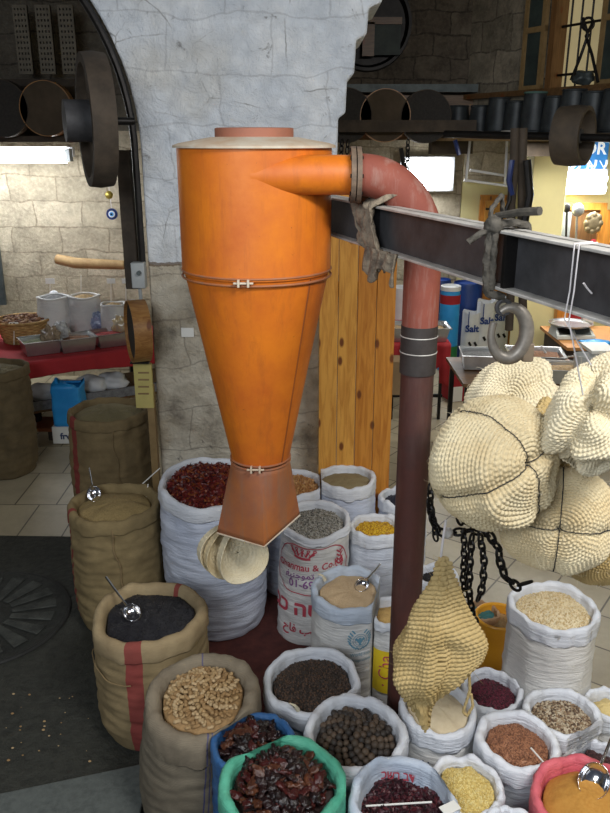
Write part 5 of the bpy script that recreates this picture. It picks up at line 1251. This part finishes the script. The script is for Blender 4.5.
# long rail with pails along the right wall
def rp_(s_, d_, z): p = C0 + wd * s_ + wn * d_; return Vector((p.x, p.y, z))
rl = thing('pail_shelf', rp_(1.8, .3, 2.76), 'long dark timber shelf of pails running along the right wall', 'shelf')
wallbox(-.05, 4.6, 2.765, 2.80, .02, .62).make('plank', M_['wooddk'], rl)
wallbox(-.05, 4.6, 3.16, 3.21, .0, .10).make('upper_rail', M_['woodH'], rl)
wallbox(-.05, 4.6, 2.735, 2.764, .58, .62).make('front_lip', M_['woodpale'], rl)
for s_ in (.1, 1.5, 3.2, 4.5): wallbox(s_, s_ + .06, 2.6, 2.764, .0, .55).make('bracket', M_['wooddk'], rl)
for k, (px, wpx, hpx) in enumerate(((457, 25, 26), (479, 25, 26), (497, 27, 33), (514, 25, 30), (532, 28, 38), (552, 26, 34), (570, 30, 40), (590, 30, 38), (612, 32, 40))):
    y0 = 137; dd_ = .36 if k % 2 == 0 else .33
    p = W(px, y0, RO + RN * dd_, RN); dz = depth(p); R = wpx / 2 / F * dz * .95; hgt = hpx / F * dz; c = (p.x, p.y, 2.801)
    o = thing('metal_pail', c, ('leftmost dark zinc pail on the right hand shelf', 'second dark zinc pail from the left on the right hand shelf', 'third pail from the left on the shelf, taller than its neighbours', 'fourth pail from the left on the shelf, with a brownish side', 'fifth pail from the left on the shelf, with a greenish rim', 'sixth pail from the left, under the open shutter', 'seventh pail on the shelf, under the barred window', 'eighth pail on the shelf, partly behind the small wheel', 'dark pail on the shelf at the right edge')[k], 'pail', 'zinc pails on the right hand shelf')
    G().lathe([(0, 0), (R, 0), (R * 1.03, .02), (R * .98, hgt * .3), (R * .99, hgt * .33), (R * .8, hgt), (R * .76, hgt), (0, hgt - .004)], c, 32, caps=False).make('pail_body', M_['pail'], o)
    G().torus(Vector(c) + Vector((0, 0, .02)), R * 1.02, .012, n=32).make('rim', M_['steel_edge'] if k in (0, 1, 3) else M_['pail'], o)
    G().torus(Vector(c) + Vector((0, 0, hgt)), R * .79, .010, n=32).make('base_ring', mat('greenish_patina', (.10, .20, .17), (.05, .09, .08)) if k == 4 else M_['pail'], o)
# small wheel at right
pc = D(573, 136, 5.9); zc_ = depth(pc); pulley(pc, 28 / F * zc_, .20, .05, .06, 'small dark belt wheel in front of the pails at upper right', ax=(.80, -.60, 0), m=mat('rusty_brown_wheel', (.10, .075, .05), (.05, .038, .028)), rim=.03)
shf = G().cyl(D(445, 134, 6.6), D(640, 139, 5.6), .028, n=12).make('drive_shaft', M_['black'], None, label='long dark drive shaft running across in front of the pails', cat='shaft')
# window : frame, bars, shutters on right wall
fw = thing('window_1', rp_((s_l + s_r) / 2, 0, z_b), None, None); fw['kind'] = 'structure'
wallbox(s_l - .05, s_l + .02, z_b - .02, 4.84, -.12, .03).make('frame_post', M_['wood'], fw); wallbox(s_r - .05, s_r + .06, z_b - .02, 4.84, -.12, .04).make('frame_post', M_['wood'], fw); wallbox(s_l - .1, s_r + .1, z_b - .09, z_b - .02, -.12, .12).make('sill', M_['woodH'], fw)
gr = thing('window_grille', rp_((s_l + s_r) / 2, -.05, z_b), 'black iron grille in the lamp lit window at upper right', 'grille')
for i in range(1, 5):
    s_ = s_l + (s_r - s_l) * i / 5; G().cyl(rp_(s_, -.06, z_b), rp_(s_, -.06, 4.8), .010, n=8).make('bar', M_['black'], gr)
for i in range(4):
    z = z_b + .13 + i * .42; G().cyl(rp_(s_l, -.06, z), rp_(s_r, -.06, z), .012, n=8).make('crossbar', M_['black'], gr)
def shutter(pa, pb, label):
    sa, _ = wc(pa, 60); sb2, _ = wc(pb, 60); t = thing('window_shutter', rp_((sa + sb2) / 2, .05, z_b), label, 'shutter'); zt_ = 4.8; fwid = .05
    for z0 in [z_b, z_b + .52, z_b + 1.04, z_b + 1.5]: wallbox(sa, sb2, z0, z0 + fwid, .02, .065).make('rail', M_['woodpale'], t)
    wallbox(sa, sa + fwid, z_b, zt_, .021, .064).make('stile', M_['woodpale'], t); wallbox(sb2 - fwid, sb2, z_b, zt_, .021, .064).make('stile', M_['woodpale'], t)
    wallbox(sa + fwid, sb2 - fwid, z_b, zt_, .03, .05).make('pane', M_['pane'], t)
shutter(526, 547, 'open glazed wooden shutter left of the barred window'); shutter(602, 632, 'open glazed wooden shutter right of the barred window')
# tools on the window sill
t = thing('iron_tongs', rp_((s_l + s_r) / 2, .10, z_b), 'dark iron tongs standing crossed against the barred window', 'tongs')
def wp_(px, py, d_=.10): return W(px, py, RO + RN * d_, RN)
G().tube([wp_(571, 80), wp_(580, 58), wp_(588, 35), wp_(583, 18)], .014, 8).make('arm', M_['black'], t); G().tube([wp_(598, 82), wp_(592, 55), wp_(586, 36), wp_(594, 20)], .014, 8).make('arm', M_['black'], t)
G().torus(wp_(588, 24), .05, .012, Matrix.Rotation(PI / 2, 3, 'X')).make('ring', M_['black'], t)
blob(tuple(wp_(584, 78, .09)), .09, 2, .4, 20, 24, 1.1, .7, .7).make('metal_scrap', M_['greydk'], None, label='dark heap of metal bits on the window sill at upper right', cat='scrap', sharp=0)
# white framed opening and little door on the far yellow wall
def bw(px, py): return D(px, py, 10.55)
fo = thing('rod_frame', bw(490, 182), 'white frame of rods hanging before the far yellow wall', 'rack')  # white frame lines of the window-like opening
for a_, b_ in (((470, 140), (466, 182)), ((507, 140), (505, 184)), ((464, 180), (508, 186)), ((470, 170), (507, 176))): G().cyl(D(*a_, 8.9), D(*b_, 8.9), .014, n=8).make('rod', M_['white'], fo)
row('wall_gallery_stone', 466, 137, 512, 182, 10.57, .03, M_['stoneL'], kind='structure')
fd = thing('cupboard_door', bw(493, 260), 'small orange wooden door in the far yellow wall', 'door'); row('door_frame', 481, 195, 509, 262, 10.52, .05, M_['pine2'], parent=fd); row('door_leaf', 486, 201, 509, 262, 10.48, .03, M_['pine'], parent=fd); row('latch', 486, 208, 493, 210, 10.46, .02, M_['black'], parent=fd)
# lamps right
lm_ = thing('fluorescent_lamp', D(427, 174, 10.4), 'square bright lamp on the stone wall above the elbow of the pipe', 'lamp')
row('diffuser', 406, 161, 448, 188, 10.45, .06, M_['lampglass'], parent=lm_); row('housing', 401, 157, 453, 191, 10.515, .08, M_['white'], parent=lm_)
ra, rb = D(560, 180, 8.6), D(606, 184, 8.6); lr = thing('fluorescent_lamp', (ra + rb) / 2, 'bright fluorescent lamp under the blue sign at the right', 'lamp')
for dz in (-.05, .05): G().cyl(ra + Vector((0, 0, dz)), rb + Vector((0, 0, dz)), .035, n=14).make('tube', M_['lampglass'], lr)
G().box((ra + rb) / 2 + Vector((0, .08, 0)), ((rb - ra).length + .05, .05, .26)).make('fitting', M_['white'], lr)
sg = row('shop_sign', 540, 141, 606, 173, 8.66, .06, M_['signblue'], label='lit blue sign with white lettering above the right hand lamp', cat='sign', bev=.006)
o = D(595, 149, 8.655); flat_decal(text2d('OR', .17, bold=.004), o, (1, 0, 0), (0, 0, 1), M_['inkwhite'], sg); o = D(574, 166, 8.655); flat_decal(text2d('.כשר', .17, bold=.004), o, (1, 0, 0), (0, 0, 1), M_['inkwhite'], sg)
o = D(597, 166, 8.655); flat_decal(text2d('אצ', .2, bold=.004), o, (1, 0, 0), (0, 0, 1), M_['inkwhite'], sg)
# spoon board
tb_ = thing('utensil_board', D(585, 245, 8.6), 'orange brown wooden board with hanging utensils at the right', 'board')
row('frame_rail', 556, 203, 607, 210, 8.6, .05, M_['pine2'], parent=tb_); row('frame_stile', 601, 210, 607, 300, 8.6, .05, M_['pine2'], parent=tb_); row('back_panel', 556, 210, 601, 300, 8.63, .02, M_['wood'], parent=tb_); row('grey_panel', 556, 212, 567, 260, 8.61, .02, M_['grey'], parent=tb_)
G().cyl(D(567, 208, 8.5), D(566, 240, 8.5), .012, n=8).sphere(D(567, 208, 8.5), (.04, .02, .05)).make('ladle', M_['black'], None, label='black ladle hanging on the utensil board', cat='ladle')
G().cyl(D(577, 212, 8.5), D(576, 240, 8.5), .012, n=8).sphere(D(578, 210, 8.5), (.07, .03, .07)).make('steel_strainer', M_['tin'], None, label='steel strainer hanging in the middle of the utensil board', cat='strainer')
c = D(593, 223, 8.5); g_ = G().sphere(c, (.10, .03, .115), 20)
for k in range(8): g_.sphere(c + Vector((.075 * math.cos(k * PI / 4), -.01, .085 * math.sin(k * PI / 4))), (.035, .02, .035), 10)
g_.make('brass_mould', mat('old_brass', (.34, .27, .16), (.2, .15, .08), 20, .4, .6), None, label='round scalloped brass mould hanging on the utensil board', cat='mould')
G().sphere(D(593, 242, 8.5), (.035, .03, .035), 12).make('red_bobble', M_['red'], None, label='small red ball under the brass mould', cat='ball')
# straps hanging by the pillar
for k, (x0, x1, w_, lab) in enumerate(((515, 512, .045, 'left one of the two dark leather belts hanging by the yellow pillar'), (523, 521, .05, 'right one of the two dark leather belts hanging by the yellow pillar'))):
    pts = [D(x0, 128, 5.6), D(x0 - 1, 170, 5.6), D(x1 - 1 + 2 * k, 205, 5.6), D(x1, 262, 5.6), D(x1 + 6 * (k - .5), 330, 5.6)]
    g_ = G().tube(pts, .030, 12); g_.make('leather_belt', M_['wooddk'], None, label=lab, cat='belt')
t = thing('hanging_hook_cluster', D(524, 190, 5.5), 'cluster of dark hooks and cords hanging beside the yellow pillar', 'hooks')
G().tube([D(511, 175, 5.5), D(510, 200, 5.5), D(505, 212, 5.5), D(499, 222, 5.5)], .014, 8).make('hook', M_['black'], t)
G().tube([D(527, 160, 5.5), D(530, 195, 5.5), D(524, 225, 5.5)], .028, 8).make('cord_bundle', M_['black'], t)
G().tube([D(512, 160, 5.5), D(509, 180, 5.5), D(512, 195, 5.5)], .02, 8).make('blue_cord', M_['navy'], t)
G().tube([D(455, 140, 7.6), D(459, 155, 7.6)], .02, 8).make('blue_charm', M_['navy'], None, label='small blue charm hanging left of the white rod frame', cat='charm')
# table with red cloth and big tray behind the pipe
t = thing('small_table', (1.1, 7.6, .002), 'small red covered table with a black leg behind the pipe', 'table')
a = P(392, 345, .80); b = P(446, 345, .80); cxm = (a.x + b.x) / 2; cym = a.y
G().box((cxm, cym + .75, .785), (b.x - a.x, 1.5, .03)).make('tabletop', M_['woodH'], t)
for x in (a.x + .02, b.x - .03):
    for y in (.03, 1.44): G().box((x, cym + y, .387), (.03, .03, .77)).make('leg', M_['black'], t)
G().box((cxm, cym + .05, .25), (b.x - a.x, .03, .03)).make('stretcher', M_['black'], t)
def clf2(u, v):
    z = .806 if v < .5 else .806 - (v - .5) * (.5 + .35 * (u > .82) * 1.0 + .05 * math.sin(u * 20)); y = cym + 1.45 * (1 - v / .5) if v < .5 else cym - .012 - .01 * math.sin(u * 30)
    return Vector((a.x - .02 + (b.x - a.x + .07) * u, y, z))
fold_cloth(clf2, 50, 30, 'red_tablecloth', M_['red'], label='red cloth on the small table behind the pipe', cat='tablecloth')
tray(Vector((cxm + .02, cym + .22, .812)), .62, .36, .14, 'wide steel tray of pale goods on the small table behind the pipe', fm['tan'], 0, 'pale_goods', 'pale goods in the wide tray behind the pipe')
G().lathe([(0, 0), (.10, 0), (.12, .36), (.115, .36), (.10, .02)], P(399, 318, .812), 24, caps=False).make('white_bucket', M_['white'], None, label='white bucket at the back of the small table, left of the pipe', cat='bucket')
row('brown_carton', 392, 362, 404, 395, 7.25, .25, mat('brown_card', (.35, .24, .13), (.28, .19, .1)), label='brown carton under the small table, left of the pipe', cat='carton')
# barrels and cans
def barrel(px, w, ytop, ybot, label, m, name='plastic_barrel', lid=None):
    b_ = P(px, ybot, .002); dz = depth(b_); R = w / 2 / F * dz; zt_ = D(px, ytop, b_.y).z; t = thing(name, b_, label, 'barrel'); hh = zt_ - .002
    G().lathe([(0, 0), (R * .95, 0), (R, .03), (R, hh * .3), (R * 1.03, hh * .32), (R, hh * .34), (R, hh * .68), (R * 1.03, hh * .7), (R, hh * .72), (R, hh - .05), (R * .93, hh), (R * .9, hh - .03), (0, hh - .03)], b_, 36, caps=False).make('barrel_body', m, t)
    if lid: G().lathe([(0, .0), (R * 1.02, 0), (R * 1.02, .05), (R * .9, .06), (R * .8, .03), (0, .03)], (b_.x, b_.y, zt_), 36, caps=False).make('lid', lid, t)
    return t, b_, R, zt_
barrel(463, 28, 282, 356, 'big blue plastic drum behind the light blue can', M_['blue']); barrel(436, 22, 279, 354, 'blue plastic drum farthest back, just right of the pipe', M_['blue'])
t, b_, R, zt_ = barrel(446, 19, 290, 369, 'light blue can with a white lid and red print, right of the pipe', M_['ltblue'], 'paint_can', M_['white'])
G().lathe([(R + .003, zt_ - .16), (R + .003, zt_ - .05)], (b_.x, b_.y, 0), 36, caps=False).make('red_band', M_['red'], t); G().lathe([(R + .003, .15), (R + .003, .33)], (b_.x, b_.y, 0), 36, caps=False).make('green_band', mat('green_print', (.02, .2, .06)), t)
# printed white bags standing on the floor
for k, (px, w, yt, yb, lab) in enumerate(((470, 17, 314, 366, 'white printed paper bag, leftmost of the three beside the blue drum'), (484, 17, 303, 366, 'taller white printed paper bag, middle of the three'), (498, 18, 299, 364, 'white printed paper bag behind the steel hook, rightmost of the three'))):
    b_ = P(px, yb, .002); dz = depth(b_); w_ = w / F * dz; zt_ = D(px, yt, b_.y).z; t = thing('paper_bag', b_, lab, 'bag'); V = []; Fs = []
    for i in range(9):
        v = i / 8
        for j in range(24):
            a_ = 2 * PI * j / 24; x = abs(math.cos(a_)) ** .5 * math.copysign(1, math.cos(a_)); y = abs(math.sin(a_)) ** .5 * math.copysign(1, math.sin(a_)); V.append((b_.x + x * w_ / 2 * (1 - .04 * v), b_.y + .12 + y * .12, .002 + zt_ * v + .015 * v * math.sin(j)))
    for i in range(8):
        for j in range(24): a_ = i * 24 + j; b2 = i * 24 + (j + 1) % 24; Fs.append((a_, b2, b2 + 24, a_ + 24))
    Fs.append(tuple(reversed(range(24)))); mk('bag_body', V, Fs, M_['white'], t, sharp=0)
    flat_decal(text2d('Salt', .12, bold=.004), (b_.x - .01, b_.y - .012, zt_ * .72), (1, 0, 0), (0, 0, 1), M_['blue'], t)
    for s_ in (-.04, .03): flat_decal(stroke2d([(s_, -.02), (s_ + .03, -.07)], .03), (b_.x, b_.y - .012, zt_ * .5), (1, 0, 0), (0, 0, 1), M_['black'], t, 'printed_mark')
    flat_decal(stroke2d([(-.06, 0), (-.06, .22)], .012), (b_.x, b_.y - .012, zt_ * .72), (1, 0, 0), (0, 0, 1), M_['blue'], t, 'printed_line')
# brown shelves behind the barrels
bk = thing('brown_cupboard', D(500, 330, 10.2), 'brown wooden cupboard against the far yellow wall, behind the white bags', 'cupboard')
a = D(483, 262, 10.25); b = D(511, 330, 10.25); G().box(((a.x + b.x) / 2, 10.35, a.z / 2), (b.x - a.x, .3, a.z)).make('carcass', M_['wood'], bk)
for k in range(2): G().box((a.x + (b.x - a.x) * (.25 + .5 * k), 10.18, a.z / 2), ((b.x - a.x) * .46, .02, a.z * .92)).make('door', M_['pine2'], bk)
# middle stall with steel trays seen over the baskets
ms = thing('tray_stall', P(520, 385, 0), 'metal stall of steel trays seen above the knitted baskets', 'stall')
a = P(460, 378, .82); b = P(592, 378, .82)
G().box(((a.x + b.x) / 2, a.y + .27, .80), (b.x - a.x, .85, .03)).make('tabletop', M_['woodH'], ms)
for x in (a.x + .05, b.x - .05):
    for y in (-.08, .62): G().box((x, a.y + y, .392), (.04, .04, .78)).make('leg', M_['black'], ms)
def onS(px, py): return P(px, py, .822)
tray(onS(480, 366), .36, .34, .13, 'empty looking steel tray at the left end of the middle stall', fm['grey'], -.1, 'grey_goods', 'grey goods in the left tray of the middle stall')
tray(onS(534, 365), .5, .38, .12, 'large steel tray with brown goods in the middle stall', fm['brown'], -.15, 'brown_goods', 'brown goods in the large tray of the middle stall')
tray(onS(568, 380), .42, .32, .12, 'steel tray of glinting packets on the middle stall', fm['tan'], -.15, 'yellow_packets', 'yellowish goods in the right tray of the middle stall')
G().lathe([(0, 0), (.085, 0), (.10, .15), (.095, .15), (.08, .02)], onS(583, 381) + Vector((0, 0, .08)), 24, caps=False).make('clear_tub', mat('cloudy_plastic', (.6, .62, .62), (.45, .47, .47), 9, .2), None, label='cloudy plastic tub on the middle stall under the white strings', cat='tub')
for k, (px, py, lab) in enumerate(((540, 371, 'crumpled clear bag left of the plastic tub'), (563, 386, 'shiny yellowish packet below the plastic tub'))):
    blob(tuple(D(px, py, 6.75 - .35 * k)), .06, 5 + k * 2, .5, 26, 26, 1.1, .8, .7).make('plastic_packet', mat('film_%s' % 'ab'[k], ((.55, .56, .55), (.6, .55, .3))[k], ((.25, .26, .27), (.2, .2, .18))[k], 30, .1, .3), None, label=lab, cat='packet', sharp=0)
cr = thing('red_carton', P(452, 400, .002), 'red and white carton on the floor at the left end of the middle stall', 'carton'); c = P(455, 402, .002)
G().box(c + Vector((.02, .15, .17)), (.22, .28, .34), .3).make('carton_body', M_['red'], cr, bev=.004); G().box(c + Vector((.0, .0, .09)), (.16, .012, .17), .3).make('white_side', M_['paper'], cr)
for k, (p0, p1, lab) in enumerate((((515, 361), (583, 356), 'steel rod lying across the trays'), ((541, 346), (549, 358), 'white handled spoon standing in the large tray'), ((558, 378), (558, 394), 'steel scoop handle among the packets'))):
    G().cyl(D(*p0, (6.8, 6.8, 6.5)[k]), D(*p1, (6.8, 6.8, 6.5)[k]), .010, n=8).make(('steel_rod', 'spoon', 'scoop')[k], M_['chrome'] if k != 1 else M_['white'], None, label=lab, cat=('rod', 'spoon', 'scoop')[k])
# counter with the weighing scale
ct = thing('wooden_counter', P(580, 352, 0), 'orange topped wooden counter carrying the weighing scale', 'counter')
a = P(564, 345, .9); b = P(650, 345, .9); G().box(((a.x + b.x) / 2, a.y + .35, .885), (b.x - a.x, .9, .03)).make('worktop', mat('orange_laminate', (.58, .28, .09), (.48, .22, .07)), ct)
G().box(((a.x + b.x) / 2, a.y + .4, .435), (b.x - a.x - .08, .7, .865)).make('cabinet', mat('dark_counter_side', (.07, .05, .04)), ct); G().box(((a.x + b.x) / 2 - .1, a.y + .035, .60), (.5, .02, .22)).make('red_panel', M_['red'], ct)
sc = thing('weighing_scale', P(571, 336, .905), 'grey electronic weighing scale with a steel plate on the counter', 'scale'); c = P(571, 336, .905)
V = [(-.19, -.16, 0), (.19, -.16, 0), (.19, .14, 0), (-.19, .14, 0), (-.19, -.15, .035), (.19, -.15, .035), (.17, -.03, .095), (-.17, -.03, .095), (.17, .13, .095), (-.17, .13, .095)]
mk('housing', [Vector(v) + c + Vector((0, 0, .001)) for v in V], [(3,2,1,0),(0,1,5,4),(4,5,6,7),(7,6,8,9),(9,8,2,3),(1,2,8,6,5),(0,4,7,9,3)], mat('cream_grey_plastic', (.58, .60, .56), (.5, .52, .49), 5, .4), sc, bev=.006)
n_ = Vector((0, -.447, .894)); 
for x0, x1, mm, nm in ((-.16, -.03, M_['black'], 'display'), (0, .15, M_['greydk'], 'keypad')):
    q_ = [Vector((x0, -.135, .046)), Vector((x1, -.135, .046)), Vector((x1, -.05, .089)), Vector((x0, -.05, .089))]; mk(nm, [v + c + n_ * .003 for v in q_], [(0, 1, 2, 3)], mm, sc)
G().lathe([(0, 0), (.20, .0), (.215, .02), (.205, .02), (.19, .008), (0, .008)], c + Vector((0, .05, .105)), 40, caps=False).make('weighing_plate', M_['tin'], sc); G().cyl(c + Vector((0, .05, .09)), c + Vector((0, .05, .106)), .05).make('post', M_['grey'], sc)
blob(tuple(P(595, 343, .93)), .10, 3, .5, 20, 24, 1.6, .9, .22).make('blue_cloth', M_['ltblue'], None, label='blue plastic sheet lying beside the scale on the counter', cat='sheet', sharp=0)
row('white_paper', 592, 351, 618, 354, 6.3, .3, M_['paper'], label='white paper lying at the front of the counter', cat='paper')
for k, (px, w_, hh, mm, lab) in enumerate(((572, .14, .25, 'red', 'red packet standing behind the weighing scale'), (560, .12, .28, 'pine2', 'orange box standing behind the weighing scale'), (586, .12, .22, 'white', 'white packet standing behind the scale near the strings'))):
    p = P(px, 325, .905); G().box((p.x, p.y, .905 + hh / 2 - .004), (w_, .1, hh)).make('goods_box', M_[mm], None, label=lab, cat='box', bev=.004)
# chair-like orange tub and flat disc of the floor : millstone
ms_ = thing('millstone', (-1.95, 4.05, .011), 'old round millstone with radial grooves set in the dark ground at left', 'millstone')
G().lathe([(.0, 0), (.50, 0), (.50, .012), (0, .012)], (-1.95, 4.05, .0105), 72, caps=False).make('disc', mat('dark_millstone', (.03, .032, .027), (.015, .016, .014), 14, .75, bump=.5, bs=30, bd=.02), ms_)
G().torus((-1.95, 4.05, .014), .505, .014, n=72).make('outer_ring', mat('dark_iron_ring', (.03, .03, .027), (.015, .015, .014), 12, .7), ms_)
lp = mat('worn_millstone_pad', (.075, .08, .07), (.02, .022, .02), 9, .8, bump=.6, bs=30, bd=.02)
for k in range(18):
    a_ = 2 * PI * k / 18; g_ = G(); poly = []
    for r_, w_ in ((.17, .022), (.43, .045)): poly += [(r_, -w_), (r_, w_)]
    poly = [poly[0], poly[2], poly[3], poly[1]]; poly = [(-1.95 + x * math.cos(a_) - y * math.sin(a_), 4.05 + x * math.sin(a_) + y * math.cos(a_)) for x, y in poly]
    g_.prism(poly, 'z', .0225, .032).make('raised_pad', lp, ms_, bev=.005)
# orange plastic tub behind the chains
c = P(503, 628, .42); t = thing('orange_tub', (c.x, c.y, .002), 'orange plastic tub behind the dark chains, left of the tall bulgur sack', 'tub')
G().lathe([(0, 0), (.10, 0), (.115, .42), (.107, .42), (.093, .02)], (c.x, c.y + .1, .002), 36, caps=False).make('tub_body', mat('orange_plastic', (.72, .33, .02), (.6, .26, .02), 4, .4), t); G().torus((c.x, c.y + .1, .422), .114, .009, n=36).make('rim', mat('orange_plastic_rim', (.75, .36, .03), (.65, .3, .02), 4, .4), t)
G().lathe([(0, .02), (.105, 0)], (c.x, c.y + .1, .375), 24, caps=False).make('orange_spice', fm['tan'], None, label='orange spice in the plastic tub behind the chains', cat='spice', kind='stuff')
# litter on the dark ground
rs = random.Random(11)
for k in range(26):
    px, py = rs.uniform(5, 90), rs.uniform(690, 762); p = P(px, py, .010); s_ = rs.uniform(.002, .007)
    G().sphere(p + Vector((0, 0, s_ * .5)), (s_ * 1.3, s_, s_ * .6), 8).make('nut_shell', pm[k % 3], None, label='tiny pale nut shell scrap on the dark ground at lower left', cat='nut shell', group='shell scraps on the dark ground')

# ------------------------------------------------------------------ light
def area(name, loc, size, power, col, aim=None, sy=None):
    l = bpy.data.lights.new(name, 'AREA'); l.energy = power; l.color = col; l.shape = 'RECTANGLE'; l.size = size; l.size_y = sy or size
    o = bpy.data.objects.new(name, l); COL.objects.link(o); o.location = loc
    d = (Vector(aim) - Vector(loc)) if aim else Vector((0, 0, -1)); o.rotation_euler = d.to_track_quat('-Z', 'Y').to_euler(); return o
COOL = (.90, .95, 1.0)
area('ceiling_lamp_right', (1.5, .5, 4.2), 1.6, 124, (1.0, .985, .95), (.6, 2.8, .4), .5)
area('daylight_behind_camera', (-1.4, -1.4, 3.7), 2.0, 125, (.88, .94, 1.0), (.0, 5.0, 2.9), 1.4)  # cool light on the pier from behind the camera; its opening is unseen
area('gallery_fill', (2.6, 7.3, 2.72), 1.6, 34, (1, .97, .90), None, .3)  # added fill for the gallery, turned edge-on so it stays unseen
area('tube_light_left', (-3.3, 8.35, 2.52), 2.0, 30, COOL, (-3.1, 9.2, 1.2), .25)
area('tube_light_far', (D(427, 174, 10.2).x, 10.25, 2.30), .5, 22, COOL, (1.3, 9.6, 1.2), .2)
area('tube_light_right', (D(588, 182, 8.4).x, 8.45, 2.25), .6, 26, COOL, (2.7, 7.9, 1.2), .2)
w = bpy.data.worlds.new('world'); bpy.context.scene.world = w; w.use_nodes = True; w.node_tree.nodes['Background'].inputs[0].default_value = (.5, .6, .8, 1); w.node_tree.nodes['Background'].inputs[1].default_value = .12
sc_n = bpy.context.scene; vs = sc_n.view_settings; vs.view_transform = 'Standard'; vs.look = 'None'; vs.exposure = 0.0; vs.gamma = 1.0; vs.use_curve_mapping = False
